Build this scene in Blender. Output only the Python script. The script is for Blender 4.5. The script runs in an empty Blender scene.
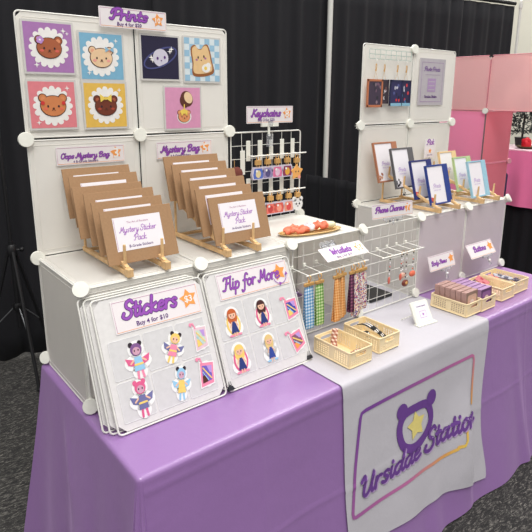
import bpy, bmesh, math, random
from mathutils import Vector, Matrix, Euler
random.seed(7)
C = bpy.context.scene.collection
PI = math.pi
R = math.radians
S = 0.37                      # pitch of the storage cubes
TZ = 0.75                     # table top
T = TZ + S + 0.002            # top of the cubes

# ------------------------------------------------------------------ camera
cam_d = bpy.data.cameras.new('camera')
cam = bpy.data.objects.new('camera', cam_d); C.objects.link(cam)
yaw, pitch, roll = 0.6846, 0.24791, 0.0073464
fw = Vector((math.sin(yaw)*math.cos(pitch), math.cos(yaw)*math.cos(pitch), -math.sin(pitch)))
r_ = Vector((math.cos(yaw), -math.sin(yaw), 0)); u_ = r_.cross(fw)
rx = r_*math.cos(roll)+u_*math.sin(roll); ux = -r_*math.sin(roll)+u_*math.cos(roll)
m = Matrix.Identity(4)
for i in range(3):
    m[i][0] = rx[i]; m[i][1] = ux[i]; m[i][2] = -fw[i]
m[0][3], m[1][3], m[2][3] = -0.47191, -1.38929, 1.62443
cam.matrix_world = m
cam_d.sensor_width = 36; cam_d.sensor_fit = 'HORIZONTAL'
cam_d.lens = 546.31/532*36
cam_d.shift_x = -(272.7074-266)/532
cam_d.shift_y = (233.566-266)/532
cam_d.clip_start = 0.05
bpy.context.scene.camera = cam

# ------------------------------------------------------------------ world, lights, exposure
sc = bpy.context.scene
w = bpy.data.worlds.new('hall_ambience'); sc.world = w; w.use_nodes = True
wn = w.node_tree; wbg = wn.nodes['Background']; wbg.inputs[0].default_value = (1.0, 0.985, 0.985, 1)
wtc = wn.nodes.new('ShaderNodeTexCoord'); wsp = wn.nodes.new('ShaderNodeSeparateXYZ'); wmr = wn.nodes.new('ShaderNodeMapRange')   # bright ceiling, dimmer far walls
wn.links.new(wtc.outputs['Generated'], wsp.inputs[0]); wn.links.new(wsp.outputs[2], wmr.inputs[0])
wmr.inputs[1].default_value = 0.0; wmr.inputs[2].default_value = 0.8; wmr.inputs[3].default_value = 0.46; wmr.inputs[4].default_value = 0.85
wn.links.new(wmr.outputs[0], wbg.inputs[1])
def area(name, loc, target, size, power, col):
    d = bpy.data.lights.new(name, 'AREA'); d.shape = 'RECTANGLE'; d.size, d.size_y = size
    d.energy = power; d.color = col
    o = bpy.data.objects.new(name, d); C.objects.link(o); o.location = loc
    o.rotation_euler = (Vector(target)-Vector(loc)).to_track_quat('-Z', 'Y').to_euler()
    return o
area('hall_light', (-0.5, -2.4, 6.0), (0.9, 0.2, 1.3), (3.0, 3.0), 250, (1.0, 0.975, 0.93))
area('hall_light', (3.6, 0.2, 6.2), (1.6, 0.1, 0.9), (2.2, 2.2), 110, (1.0, 0.98, 0.95))
area('hall_light', (4.2, 5.4, 6.2), (1.0, 0.2, 0.8), (4.5, 4.0), 420, (1.0, 0.985, 0.96))
area('hall_light', (9.0, 2.5, 6.2), (9.5, 2.6, 0), (3.0, 3.0), 350, (1.0, 0.985, 0.95))  # extra lamp, added only to brighten the pale wall beyond the drapes
vs = sc.view_settings
sc.display_settings.display_device = 'sRGB'
vs.view_transform = 'Standard'; vs.look = 'None'; vs.exposure = 0.06; vs.gamma = 1.0
vs.use_curve_mapping = False

# ------------------------------------------------------------------ materials
def lin(c): return tuple(((v/255)/12.92 if v/255 <= 0.04045 else ((v/255+0.055)/1.055)**2.4) for v in c)
MATS = {}
def mat(name, col, rough=0.5, metal=0.0, var=0.04, scale=60, bump=0.0, trans=0.0, alpha=1.0, ior=1.45, sheen=0.0, emit=0):
    if name in MATS: return MATS[name]
    m = bpy.data.materials.new(name); m.use_nodes = True
    nt = m.node_tree; b = nt.nodes['Principled BSDF']
    c = lin(col)
    tc = nt.nodes.new('ShaderNodeTexCoord'); nz = nt.nodes.new('ShaderNodeTexNoise')
    nz.inputs['Scale'].default_value = scale; nz.inputs['Detail'].default_value = 3
    nt.links.new(tc.outputs['Object'], nz.inputs['Vector'])
    rp = nt.nodes.new('ShaderNodeValToRGB')
    rp.color_ramp.elements[0].position = 0.3; rp.color_ramp.elements[1].position = 0.7
    rp.color_ramp.elements[0].color = tuple(max(0, v*(1-var)) for v in c)+(1,)
    rp.color_ramp.elements[1].color = tuple(min(1, v*(1+var)) for v in c)+(1,)
    nt.links.new(nz.outputs['Fac'], rp.inputs['Fac']); nt.links.new(rp.outputs['Color'], b.inputs['Base Color'])
    b.inputs['Roughness'].default_value = rough; b.inputs['Metallic'].default_value = metal
    b.inputs['Transmission Weight'].default_value = trans; b.inputs['IOR'].default_value = ior
    b.inputs['Alpha'].default_value = alpha
    b.inputs['Sheen Weight'].default_value = sheen
    if bump:
        bp = nt.nodes.new('ShaderNodeBump'); bp.inputs['Strength'].default_value = bump; bp.inputs['Distance'].default_value = 0.002
        nt.links.new(nz.outputs['Fac'], bp.inputs['Height']); nt.links.new(bp.outputs['Normal'], b.inputs['Normal'])
    MATS[name] = m; return m

def check_mat(name, c1, c2, cmix, scale, vec=(1, 0, 1)):
    """woven gingham: two crossed stripe sets"""
    m = bpy.data.materials.new(name); m.use_nodes = True; nt = m.node_tree; b = nt.nodes['Principled BSDF']
    tc = nt.nodes.new('ShaderNodeTexCoord'); sp = nt.nodes.new('ShaderNodeSeparateXYZ')
    nt.links.new(tc.outputs['Object'], sp.inputs[0])
    outs = []
    for ax in (0, 2):
        a = nt.nodes.new('ShaderNodeMath'); a.operation = 'MULTIPLY'; a.inputs[1].default_value = scale
        nt.links.new(sp.outputs[ax], a.inputs[0])
        s = nt.nodes.new('ShaderNodeMath'); s.operation = 'SINE'; nt.links.new(a.outputs[0], s.inputs[0])
        g = nt.nodes.new('ShaderNodeMath'); g.operation = 'GREATER_THAN'; g.inputs[1].default_value = 0.0
        nt.links.new(s.outputs[0], g.inputs[0]); outs.append(g)
    ad = nt.nodes.new('ShaderNodeMath'); ad.operation = 'ADD'
    nt.links.new(outs[0].outputs[0], ad.inputs[0]); nt.links.new(outs[1].outputs[0], ad.inputs[1])
    hf = nt.nodes.new('ShaderNodeMath'); hf.operation = 'MULTIPLY'; hf.inputs[1].default_value = 0.5
    nt.links.new(ad.outputs[0], hf.inputs[0])
    rp = nt.nodes.new('ShaderNodeValToRGB'); rp.color_ramp.interpolation = 'CONSTANT'
    e = rp.color_ramp.elements; e[0].position = 0; e[0].color = lin(c2)+(1,)
    e[1].position = 0.4; e[1].color = lin(cmix)+(1,)
    x = e.new(0.9); x.color = lin(c1)+(1,)
    nt.links.new(hf.outputs[0], rp.inputs['Fac']); nt.links.new(rp.outputs[0], b.inputs['Base Color'])
    b.inputs['Roughness'].default_value = 0.85
    return m

def speckle_mat(name, cols, scale, rough=0.8):
    m = bpy.data.materials.new(name); m.use_nodes = True; nt = m.node_tree; b = nt.nodes['Principled BSDF']
    tc = nt.nodes.new('ShaderNodeTexCoord'); v = nt.nodes.new('ShaderNodeTexVoronoi'); v.inputs['Scale'].default_value = scale
    nt.links.new(tc.outputs['Object'], v.inputs['Vector'])
    sp = nt.nodes.new('ShaderNodeSeparateColor'); nt.links.new(v.outputs['Color'], sp.inputs[0])
    rp = nt.nodes.new('ShaderNodeValToRGB'); rp.color_ramp.interpolation = 'CONSTANT'; e = rp.color_ramp.elements
    e[0].position = 0; e[0].color = lin(cols[0])+(1,); e[1].position = 1/len(cols); e[1].color = lin(cols[1])+(1,)
    for i in range(2, len(cols)): x = e.new(i/len(cols)); x.color = lin(cols[i])+(1,)
    nt.links.new(sp.outputs[0], rp.inputs['Fac']); nt.links.new(rp.outputs[0], b.inputs['Base Color'])
    b.inputs['Roughness'].default_value = rough
    return m

def carpet_mat():
    m = bpy.data.materials.new('speckled_carpet'); m.use_nodes = True; nt = m.node_tree; b = nt.nodes['Principled BSDF']
    tc = nt.nodes.new('ShaderNodeTexCoord')
    mp = nt.nodes.new('ShaderNodeMapping'); mp.inputs['Rotation'].default_value[2] = R(35); mp.inputs['Scale'].default_value = (1, 3.2, 1)
    nt.links.new(tc.outputs['Object'], mp.inputs[0])
    n1 = nt.nodes.new('ShaderNodeTexNoise'); n1.inputs['Scale'].default_value = 34; n1.inputs['Detail'].default_value = 8; n1.inputs['Roughness'].default_value = 0.75; n1.inputs['Distortion'].default_value = 1.2
    nt.links.new(mp.outputs[0], n1.inputs['Vector'])
    rp = nt.nodes.new('ShaderNodeValToRGB'); e = rp.color_ramp.elements
    e[0].position = 0.38; e[0].color = lin((24, 24, 24))+(1,); e[1].position = 0.74; e[1].color = lin((160, 156, 148))+(1,)
    x = e.new(0.52); x.color = lin((46, 45, 44))+(1,)
    nt.links.new(n1.outputs['Fac'], rp.inputs['Fac']); nt.links.new(rp.outputs[0], b.inputs['Base Color'])
    b.inputs['Roughness'].default_value = 0.95
    bp = nt.nodes.new('ShaderNodeBump'); bp.inputs['Strength'].default_value = 0.6; bp.inputs['Distance'].default_value = 0.004
    nt.links.new(n1.outputs['Fac'], bp.inputs['Height']); nt.links.new(bp.outputs['Normal'], b.inputs['Normal'])
    return m

def cloth_mat(name, col, rough=0.75, sheen=0.15, scale=700, spec=0.3, tint=None):
    m = bpy.data.materials.new(name); m.use_nodes = True; nt = m.node_tree; b = nt.nodes['Principled BSDF']
    b.inputs['Roughness'].default_value = rough
    if tint: b.inputs['Sheen Tint'].default_value = lin(tint)+(1,)
    b.inputs['Sheen Roughness'].default_value = .5
    b.inputs['Sheen Weight'].default_value = sheen; b.inputs['Specular IOR Level'].default_value = spec
    tc = nt.nodes.new('ShaderNodeTexCoord')
    n1 = nt.nodes.new('ShaderNodeTexNoise'); n1.inputs['Scale'].default_value = 7; n1.inputs['Detail'].default_value = 4
    nt.links.new(tc.outputs['Object'], n1.inputs['Vector'])
    n2 = nt.nodes.new('ShaderNodeTexNoise'); n2.inputs['Scale'].default_value = scale; nt.links.new(tc.outputs['Object'], n2.inputs['Vector'])
    rp = nt.nodes.new('ShaderNodeValToRGB'); e = rp.color_ramp.elements; c = lin(col)
    e[0].position = .3; e[0].color = tuple(v*.93 for v in c)+(1,); e[1].position = .7; e[1].color = tuple(min(1, v*1.07) for v in c)+(1,)
    nt.links.new(n2.outputs['Fac'], rp.inputs[0]); nt.links.new(rp.outputs[0], b.inputs['Base Color'])
    bp = nt.nodes.new('ShaderNodeBump'); bp.inputs['Strength'].default_value = 0.35; bp.inputs['Distance'].default_value = 0.012
    nt.links.new(n1.outputs['Fac'], bp.inputs['Height']); nt.links.new(bp.outputs['Normal'], b.inputs['Normal'])
    return m

WHITE = mat('white_plastic_sheet', (226, 224, 215), 0.38, var=0.015, scale=20)
def sheet_mat(name, col, tl=.4, rough=.4):
    m = mat(name, col, rough, var=.015, scale=20); nt = m.node_tree; b = nt.nodes['Principled BSDF']; out = nt.nodes['Material Output']
    t = nt.nodes.new('ShaderNodeBsdfTranslucent'); t.inputs[0].default_value = lin(col)+(1,); mx = nt.nodes.new('ShaderNodeMixShader'); mx.inputs[0].default_value = tl
    nt.links.new(b.outputs[0], mx.inputs[1]); nt.links.new(t.outputs[0], mx.inputs[2]); nt.links.new(mx.outputs[0], out.inputs[0]); return m
WHITE = sheet_mat('white_translucent_sheet', (247, 245, 240), .46)
WIRE = mat('white_coated_wire', (228, 227, 220), 0.35)
CONN = mat('white_connector_plastic', (232, 232, 222), 0.42, bump=0.1)
GREYWIRE = mat('pale_green_wire', (176, 196, 188), 0.4)
WOOD = mat('pale_wood', (222, 184, 132), 0.55, var=0.16, scale=35, bump=0.15)
KRAFT = mat('kraft_board', (164, 129, 95), 0.85, var=0.06, scale=150)
PAPER = mat('white_paper', (236, 232, 236), 0.7, var=0.01)
CARD = mat('sign_card', (232, 226, 227), 0.5, var=0.01)
PURPLE = mat('purple_ink', (150, 78, 178), 0.55); DPURPLE = mat('dark_purple_ink', (88, 38, 118), 0.6)
ORANGE = mat('orange_ink', (240, 158, 82), 0.6); PINKINK = mat('mauve_ink', (176, 110, 150), 0.6)
BLACKINK = mat('black_ink', (40, 28, 40), 0.6); WINK = mat('white_ink', (238, 236, 232), 0.6)
YELLOW = mat('yellow_ink', (236, 206, 92), 0.6)
CLEAR = mat('clear_acrylic', (240, 242, 245), 0.12, trans=0.85, ior=1.3)
CREAM = mat('cream_plastic', (242, 222, 180), 0.5, var=0.03)
GOLD = mat('gold_metal', (220, 174, 108), 0.35, metal=0.35)
BLACKMET = mat('black_metal', (22, 22, 24), 0.45); GREYMET = mat('grey_metal', (120, 122, 124), 0.4, metal=0.6)
PURPLECLOTH = cloth_mat('purple_tablecloth_satin', (150, 111, 171), .32, .3, spec=1.0, tint=(232, 200, 245))
WHITECLOTH = cloth_mat('white_runner_cloth', (190, 187, 194), 0.85, 0.1)
BLACKCLOTH = cloth_mat('black_drape_cloth', (27, 27, 31), 0.9, 0.05, 300)

# ------------------------------------------------------------------ mesh builder
class MB:
    def __init__(s): s.v = []; s.f = []; s.m = []; s.ms = []
    def mi(s, mt):
        if mt not in s.ms: s.ms.append(mt)
        return s.ms.index(mt)
    def add(s, vs, fs, mt, M=None):
        b = len(s.v); k = s.mi(mt)
        for p in vs:
            p = Vector(p); s.v.append(tuple(M @ p) if M else tuple(p))
        for f in fs: s.f.append([b+i for i in f]); s.m.append(k)
        return s
    def box(s, c, d, mt, M=None, rot=None):
        x, y, z = (q/2 for q in d); c = Vector(c)
        vs = [Vector((i, j, k)) for i in (-x, x) for j in (-y, y) for k in (-z, z)]
        if rot: vs = [rot @ p for p in vs]
        return s.add([p+c for p in vs], [(0, 1, 3, 2), (4, 6, 7, 5), (0, 4, 5, 1), (2, 3, 7, 6), (0, 2, 6, 4), (1, 5, 7, 3)], mt, M)
    def bar(s, p0, p1, wdt, h, mt, M=None):
        p0, p1 = Vector(p0), Vector(p1); d = p1-p0; L = d.length; d.normalize()
        q = d.to_track_quat('Y', 'Z').to_matrix()
        return s.box((p0+p1)/2, (wdt, L, h), mt, M, q)
    def tube(s, pts, r, mt, seg=8, M=None, closed=False):
        pts = [Vector(p) for p in pts]; n = len(pts); vs = []; fs = []; prev = None
        for i, p in enumerate(pts):
            if closed: t = (pts[(i+1) % n]-pts[i-1])
            else: t = pts[min(i+1, n-1)]-pts[max(i-1, 0)]
            t.normalize()
            if prev is None:
                a = t.orthogonal().normalized()
            else:
                a = (prev-t*prev.dot(t)); a = a.normalized() if a.length > 1e-6 else t.orthogonal().normalized()
            prev = a; bb = t.cross(a); rr = r[i] if isinstance(r, (list, tuple)) else r
            for k in range(seg):
                an = 2*PI*k/seg; vs.append(p+a*rr*math.cos(an)+bb*rr*math.sin(an))
        for i in range(n if closed else n-1):
            j = (i+1) % n
            for k in range(seg):
                l = (k+1) % seg; fs.append((i*seg+k, i*seg+l, j*seg+l, j*seg+k))
        if not closed: fs.append(list(range(seg))[::-1]); fs.append([(n-1)*seg+k for k in range(seg)])
        return s.add(vs, fs, mt, M)
    def lathe(s, prof, mt, seg=24, M=None):
        vs = []; fs = []
        for r, z in prof:
            for k in range(seg): an = 2*PI*k/seg; vs.append((r*math.cos(an), r*math.sin(an), z))
        for i in range(len(prof)-1):
            for k in range(seg): l = (k+1) % seg; fs.append((i*seg+k, i*seg+l, (i+1)*seg+l, (i+1)*seg+k))
        if prof[0][0] > 1e-5: fs.append(list(range(seg))[::-1])
        if prof[-1][0] > 1e-5: fs.append([(len(prof)-1)*seg+k for k in range(seg)])
        return s.add(vs, fs, mt, M)
    def ball(s, c, r, mt, M=None, seg=14, sq=(1, 1, 1), jit=0):
        vs = []; fs = []; rings = seg//2
        for i in range(rings+1):
            th = PI*i/rings
            for k in range(seg):
                an = 2*PI*k/seg; j = 1+jit*random.uniform(-1, 1)
                vs.append((c[0]+r*j*sq[0]*math.sin(th)*math.cos(an), c[1]+r*j*sq[1]*math.sin(th)*math.sin(an), c[2]+r*j*sq[2]*math.cos(th)))
        for i in range(rings):
            for k in range(seg): l = (k+1) % seg; fs.append((i*seg+k, (i+1)*seg+k, (i+1)*seg+l, i*seg+l))
        return s.add(vs, fs, mt, M)
    def prism(s, pts, z0, z1, mt, M=None):
        n = len(pts); vs = [(x, y, z0) for x, y in pts]+[(x, y, z1) for x, y in pts]
        fs = [list(range(n))[::-1], [n+i for i in range(n)]]+[(i, (i+1) % n, n+(i+1) % n, n+i) for i in range(n)]
        return s.add(vs, fs, mt, M)
    def build(s, name, parent=None, smooth=False, bevel=0, solid=0, loc=None, recalc=True):
        me = bpy.data.meshes.new(name); me.from_pydata(s.v, [], s.f)
        for mt in s.ms: me.materials.append(mt)
        me.polygons.foreach_set('material_index', s.m)
        if recalc:
            bm = bmesh.new(); bm.from_mesh(me)
            bmesh.ops.remove_doubles(bm, verts=bm.verts, dist=1e-6)
            bmesh.ops.recalc_face_normals(bm, faces=bm.faces); bm.to_mesh(me); bm.free()
        if smooth:
            me.polygons.foreach_set('use_smooth', [True]*len(me.polygons))
            try: me.set_sharp_from_angle(angle=R(40))
            except Exception: pass
        me.update()
        o = bpy.data.objects.new(name, me); C.objects.link(o)
        if parent: o.parent = parent
        if loc: o.location = loc
        if solid:
            k = o.modifiers.new('solid', 'SOLIDIFY'); k.thickness = solid; k.offset = 0
        if bevel:
            k = o.modifiers.new('bevel', 'BEVEL'); k.width = bevel; k.segments = 2; k.limit_method = 'ANGLE'
        return o

def tag(o, label, cat, group=None, kind=None):
    if label: o['label'] = label
    if cat: o['category'] = cat
    if group: o['group'] = group
    if kind: o['kind'] = kind
    return o
def empty(name, label, cat, group=None, loc=(0, 0, 0), rz=0):
    o = bpy.data.objects.new(name, None); C.objects.link(o); o.empty_display_size = 0.05
    o.location = loc; o.rotation_euler = (0, 0, rz); tag(o, label, cat, group); return o
def copy_tree(o, parent=None):
    c = o.copy(); C.objects.link(c)
    if parent: c.parent = parent
    for ch in [x for x in bpy.data.objects if x.parent == o]: copy_tree(ch, c)
    return c
def frame(p, xdir, ydir):
    """local x right, y up, z out of the sheet"""
    x = Vector(xdir).normalized(); y = Vector(ydir).normalized(); z = x.cross(y).normalized(); y = z.cross(x)
    M = Matrix.Identity(4)
    for i in range(3): M[i][0] = x[i]; M[i][1] = y[i]; M[i][2] = z[i]; M[i][3] = p[i]
    return M

# ------------------------------------------------------------------ flat printed art
LAY = 0.00035
class Art(MB):
    """flat print; fn(u,v,layer) -> point; layers stack outward"""
    def __init__(s, fn=None):
        super().__init__(); f0 = fn or (lambda u, v, l: (u, v, l*LAY)); s.cnt = 0
        s.fn = lambda u, v, l: f0(u, v, l+(s.cnt % 70)*.012)
    def poly(s, pts, mt, l=1):
        s.cnt += 1; return s.add([s.fn(u, v, l) for u, v in pts], [list(range(len(pts)))], mt)
    def ell(s, cx, cy, rx, ry, mt, l=1, n=20, rot=0):
        c, q = math.cos(rot), math.sin(rot)
        return s.poly([(cx+rx*math.cos(2*PI*k/n)*c-ry*math.sin(2*PI*k/n)*q, cy+rx*math.cos(2*PI*k/n)*q+ry*math.sin(2*PI*k/n)*c) for k in range(n)], mt, l)
    def rect(s, x0, y0, x1, y1, mt, l=1): return s.poly([(x0, y0), (x1, y0), (x1, y1), (x0, y1)], mt, l)
    def star(s, cx, cy, r, mt, l=1, n=5, inner=.5, rot=0):
        pts = []
        for k in range(2*n):
            a = PI/2+rot+k*PI/n; q = r if k % 2 == 0 else r*inner; pts.append((cx+q*math.cos(a), cy+q*math.sin(a)))
        b = [(cx, cy)]; s.cnt += 1
        vs = [s.fn(u, v, l) for u, v in b+pts]
        return s.add(vs, [(0, 1+k, 1+(k+1) % (2*n)) for k in range(2*n)], mt)
    def rib(s, pts, wd, mt, l=1, closed=False, caps=True):
        n = len(pts); L = []; Rr = []; s.cnt += 1
        for i in range(n):
            if closed: a, b = pts[i-1], pts[(i+1) % n]
            else: a, b = pts[max(0, i-1)], pts[min(n-1, i+1)]
            dx, dy = b[0]-a[0], b[1]-a[1]; q = math.hypot(dx, dy) or 1; dx, dy = dx/q, dy/q
            L.append((pts[i][0]-dy*wd/2, pts[i][1]+dx*wd/2)); Rr.append((pts[i][0]+dy*wd/2, pts[i][1]-dx*wd/2))
        vs = [s.fn(u, v, l) for u, v in L+Rr]
        s.add(vs, [(i, n+i, n+(i+1) % n, (i+1) % n) for i in range(n if closed else n-1)], mt)
        if caps and not closed:
            for p in (pts[0], pts[-1]): s.ell(p[0], p[1], wd/2, wd/2, mt, l, 8)
        return s
def crom(pts, n=5):
    if len(pts) < 3: return pts
    out = []; P = [pts[0]]+list(pts)+[pts[-1]]
    for i in range(1, len(P)-2):
        p0, p1, p2, p3 = P[i-1], P[i], P[i+1], P[i+2]
        for k in range(n):
            t = k/n
            out.append(tuple(.5*((2*p1[j])+(-p0[j]+p2[j])*t+(2*p0[j]-5*p1[j]+4*p2[j]-p3[j])*t*t+(-p0[j]+3*p1[j]-3*p2[j]+p3[j])*t**3) for j in (0, 1)))
    out.append(pts[-1]); return out
BOWL = [(.8, .85), (.45, 1), (.1, .65), (.1, .25), (.4, 0), (.7, .3), (.85, 1)]
G = {
 'a': ([BOWL, [(.85, 1), (.8, .3), (.95, .02), (1.2, .2)]], 1.12),
 'c': ([[(.75, .8), (.5, 1), (.12, .7), (.1, .25), (.4, 0), (.85, .2)]], .9),
 'd': ([[(.8, .85), (.45, 1), (.1, .65), (.1, .25), (.4, 0), (.7, .3), (.9, 1)], [(.95, 1.9), (.82, .8), (.82, .25), (1.0, .02), (1.2, .2)]], 1.15),
 'e': ([[(.12, .5), (.6, .6), (.7, .85), (.45, 1), (.12, .7), (.1, .25), (.42, 0), (.9, .25)]], .92),
 'f': ([[(.95, 1.7), (.7, 1.9), (.45, 1.5), (.4, .5), (.3, -.5), (.0, -.75), (-.15, -.5)], [(.1, .9), (.8, .95)]], .85),
 'g': ([BOWL, [(.85, 1), (.8, 0), (.7, -.6), (.35, -.8), (.1, -.55), (.6, -.1), (1.1, .2)]], 1.1),
 'h': ([[(.15, 1.9), (.12, 1), (.1, 0)], [(.12, .5), (.4, 1), (.65, .85), (.62, .25), (.8, .02), (1.0, .2)]], 1.0),
 'i': ([[(.15, 1), (.12, .25), (.3, .02), (.5, .2)], [(.18, 1.42), (.2, 1.47)]], .5),
 'k': ([[(.15, 1.9), (.1, 0)], [(.7, 1), (.15, .5), (.7, .05), (.95, .15)]], .95),
 'l': ([[(.15, 1.9), (.12, .3), (.3, .02), (.5, .2)]], .5),
 'm': ([[(.1, 1), (.1, 0)], [(.1, .5), (.35, 1), (.55, .8), (.55, 0)], [(.55, .5), (.8, 1), (1.0, .8), (1.0, .2), (1.15, .02), (1.35, .2)]], 1.35),
 'n': ([[(.1, 1), (.1, 0)], [(.1, .5), (.4, 1), (.65, .8), (.62, .2), (.8, .02), (1.0, .2)]], 1.0),
 'o': ([[(.45, 1), (.12, .75), (.1, .3), (.4, 0), (.75, .3), (.75, .75), (.45, 1), (.6, .85), (1.0, .85)]], .97),
 'p': ([[(.1, 1), (.1, 0), (.05, -.8)], [(.1, .5), (.4, 1), (.75, .75), (.7, .25), (.4, 0), (.1, .2)]], .92),
 'r': ([[(.1, 1), (.1, 0)], [(.1, .5), (.35, .95), (.65, .9)]], .74),
 's': ([[(.7, .85), (.45, 1), (.2, .8), (.35, .55), (.65, .35), (.55, .05), (.3, 0), (.05, .15)]], .84),
 't': ([[(.3, 1.6), (.25, .3), (.4, .02), (.65, .2)], [(.0, 1.05), (.6, 1.05)]], .66),
 'u': ([[(.1, 1), (.1, .3), (.35, 0), (.65, .3), (.7, 1)], [(.7, 1), (.7, .2), (.85, .02), (1.05, .2)]], 1.03),
 'y': ([[(.1, 1), (.1, .35), (.35, .05), (.7, .4)], [(.75, 1), (.7, 0), (.55, -.6), (.25, -.8), (.05, -.5), (.6, -.05), (1.0, .2)]], .98),
 'P': ([[(.4, 1.75), (.35, .6), (.2, 0), (-.1, .1)], [(-.1, 1.1), (.1, 1.7), (.7, 1.95), (1.2, 1.6), (1.0, 1.0), (.4, .8)]], 1.2),
 'S': ([[(1.1, 1.6), (.8, 1.95), (.35, 1.7), (.4, 1.2), (.9, .8), (.95, .25), (.5, -.05), (.0, .2), (.1, .6)]], 1.2),
 'F': ([[(.05, 1.55), (.25, 1.85), (.8, 1.82), (1.4, 1.95)], [(.7, 1.8), (.55, .8), (.35, .05), (-.05, .05)], [(.5, .95), (1.05, 1.02)]], 1.15),
 'M': ([[(-.1, .3), (.1, 0), (.35, .5), (.5, 1.85), (.75, .5), (1.25, 1.85), (1.25, .5), (1.4, .02), (1.6, .2)]], 1.6),
 'K': ([[(.3, 1.9), (.2, 0), (-.1, .15)], [(1.1, 1.85), (.3, .95), (.75, .7), (1.1, .05), (1.3, .15)]], 1.25),
 'C': ([[(1.0, 1.5), (.8, 1.9), (.3, 1.7), (.05, 1.0), (.2, .2), (.6, -.02), (1.1, .3)]], 1.15),
 'O': ([[(.6, 1.9), (.15, 1.5), (.1, .5), (.5, 0), (1.0, .4), (1.05, 1.4), (.6, 1.9), (.8, 1.6), (1.2, 1.8)]], 1.3),
 'B': ([[(.35, 1.8), (.25, 0)], [(-.05, 1.3), (.15, 1.75), (.7, 1.9), (1.05, 1.55), (.8, 1.1), (.4, 1.0)], [(.4, 1.0), (.9, .95), (1.15, .5), (.8, .0), (.2, .0)]], 1.3),
 'W': ([[(-.1, 1.5), (.15, 1.85), (.3, .8), (.45, .05), (.8, 1.3), (1.0, .05), (1.4, 1.2), (1.5, 1.85)]], 1.6),
 'U': ([[(-.1, 1.5), (.2, 1.85), (.3, 1.2), (.3, .3), (.6, 0), (1.0, .5), (1.15, 1.85), (1.1, .5), (1.25, .02), (1.45, .2)]], 1.5),
 'I': ([[(.1, 1.4), (.4, 1.9), (.9, 1.7)], [(.6, 1.85), (.5, .5), (.2, 0), (-.1, .3)]], .95),
 'H': ([[(-.05, 1.5), (.25, 1.85), (.3, .9), (.15, 0)], [(1.0, 1.85), (.9, .5), (1.05, .02), (1.25, .2)], [(.2, .95), (.95, .95)]], 1.25),
 ' ': ([], .55)}
def script(art, text, x0, x1, y0, fill, line=None, wt=.27, l=2, rise=0.0, slant=.22, maxh=None):
    """write text from x0 to x1 with its baseline at y0 (rising by `rise`)"""
    adv = sum(G[c][1] for c in text); k = (x1-x0)/adv; kv = k*.84 if maxh is None else min(k*1.0, maxh)
    for pas in ((wt*1.5, line, l), (wt, fill, l+1)) if line else ((wt, fill, l),):
        x = 0
        for c in text:
            for st in G[c][0]:
                P = [(x0+(x+px+slant*py)*k, y0+py*kv+rise*(x+px)/adv) for px, py in crom(st)]
                art.rib(P, pas[0]*k, pas[1], pas[2])
            x += G[c][1]
def ftext(art, text, cx, cy, width, mt, l=2, rise=0.0, bold=0.0):
    cu = bpy.data.curves.new('tmp_text', 'FONT'); cu.body = text; cu.size = 1; cu.resolution_u = 2; cu.offset = bold
    o = bpy.data.objects.new('tmp_text', cu); C.objects.link(o)
    bpy.context.view_layer.update()
    me = bpy.data.meshes.new_from_object(o.evaluated_get(bpy.context.evaluated_depsgraph_get()))
    xs = [v.co.x for v in me.vertices]; ys = [v.co.y for v in me.vertices]
    if xs:
        x0, x1 = min(xs), max(xs); k = width/(x1-x0); ym = (min(ys)+max(ys))/2
        vs = []
        for v in me.vertices:
            u = (v.co.x-(x0+x1)/2)*k; vs.append(art.fn(cx+u, cy+(v.co.y-ym)*k+rise*u/width, l))
        art.add(vs, [list(p.vertices) for p in me.polygons], mt)
    bpy.data.objects.remove(o); bpy.data.curves.remove(cu); bpy.data.meshes.remove(me)

# ================================================================== THE HALL
def struct(o): o['kind'] = 'structure'; return o
fl = MB(); fl.box((4, 2, -0.05), (26, 22, 0.1), carpet_mat()); struct(fl.build('floor'))
WALL = mat('pale_hall_wall', (214, 211, 198), 0.9, var=0.02, scale=2)
wb = MB(); wb.box((4, 9.05, 3.5), (26, .1, 7), WALL); struct(wb.build('wall_back'))
wr = MB(); wr.box((12.05, 2, 3.5), (.1, 22, 7), WALL); struct(wr.build('wall_right'))

# ---- black pipe and drape behind the booth
dA = Vector((0.3, 2.07, 0)); dB = Vector((4.6, 1.385, 0)); dd = (dB-dA)/(dB.x-dA.x)
def dline(x): return dA+dd*(x-dA.x)
def drape(x0, x1, label, ztop=2.43, pf=None, ph=0):
    n = int((x1-x0)/0.012); rows = 16; vs = []; fs = []
    nrm = Vector((-dd.y, dd.x, 0)).normalized() if pf is None else Vector((1, 0, 0))
    for j in range(rows+1):
        t = j/rows; z = ztop*(1-t)+0.012*t
        for i in range(n+1):
            x = x0+(x1-x0)*i/n; p = dline(x) if pf is None else Vector((pf, x, 0))
            a = (.007+.008*t**.5)*(math.sin(x*37+ph+1.5*math.sin(x*5))+.45*math.sin(x*71+ph*2+t*1.5))
            vs.append(p+nrm*a+Vector((0, 0, z + (0.010*math.sin(x*23) if j == rows else 0))))
    for j in range(rows):
        for i in range(n): q = j*(n+1)+i; fs.append((q, q+1, q+n+2, q+n+1))
    b = MB(); b.add(vs, fs, BLACKCLOTH); o = b.build('drape', smooth=True, solid=.003)
    tag(o, label, 'drape', 'black drapes hung behind the booth'); return o
drape(-1.3, 0.015, 'black drape panel hanging at the far left behind the tripod stand')
drape(0.0, 1.262, 'black drape panel hanging behind the left end of the booth and its prints', ph=1)
drape(1.242, 2.57, 'black drape panel left of the white pole, behind the keychain sign', ph=2)
drape(2.55, 3.97, 'black drape panel just right of the white pole, behind the hanging photo holders', ph=3)
drape(3.95, 4.625, 'rightmost black drape panel, ending beside the pale wall', ph=4)
drape(0.95, 1.62, 'low black side drape standing between the white pole and right shelf', ztop=1.05, pf=2.31, ph=1)
for o in [x for x in C.objects if x.name.startswith('drape') and 'low black' in x['label']]: del o['group']
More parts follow.
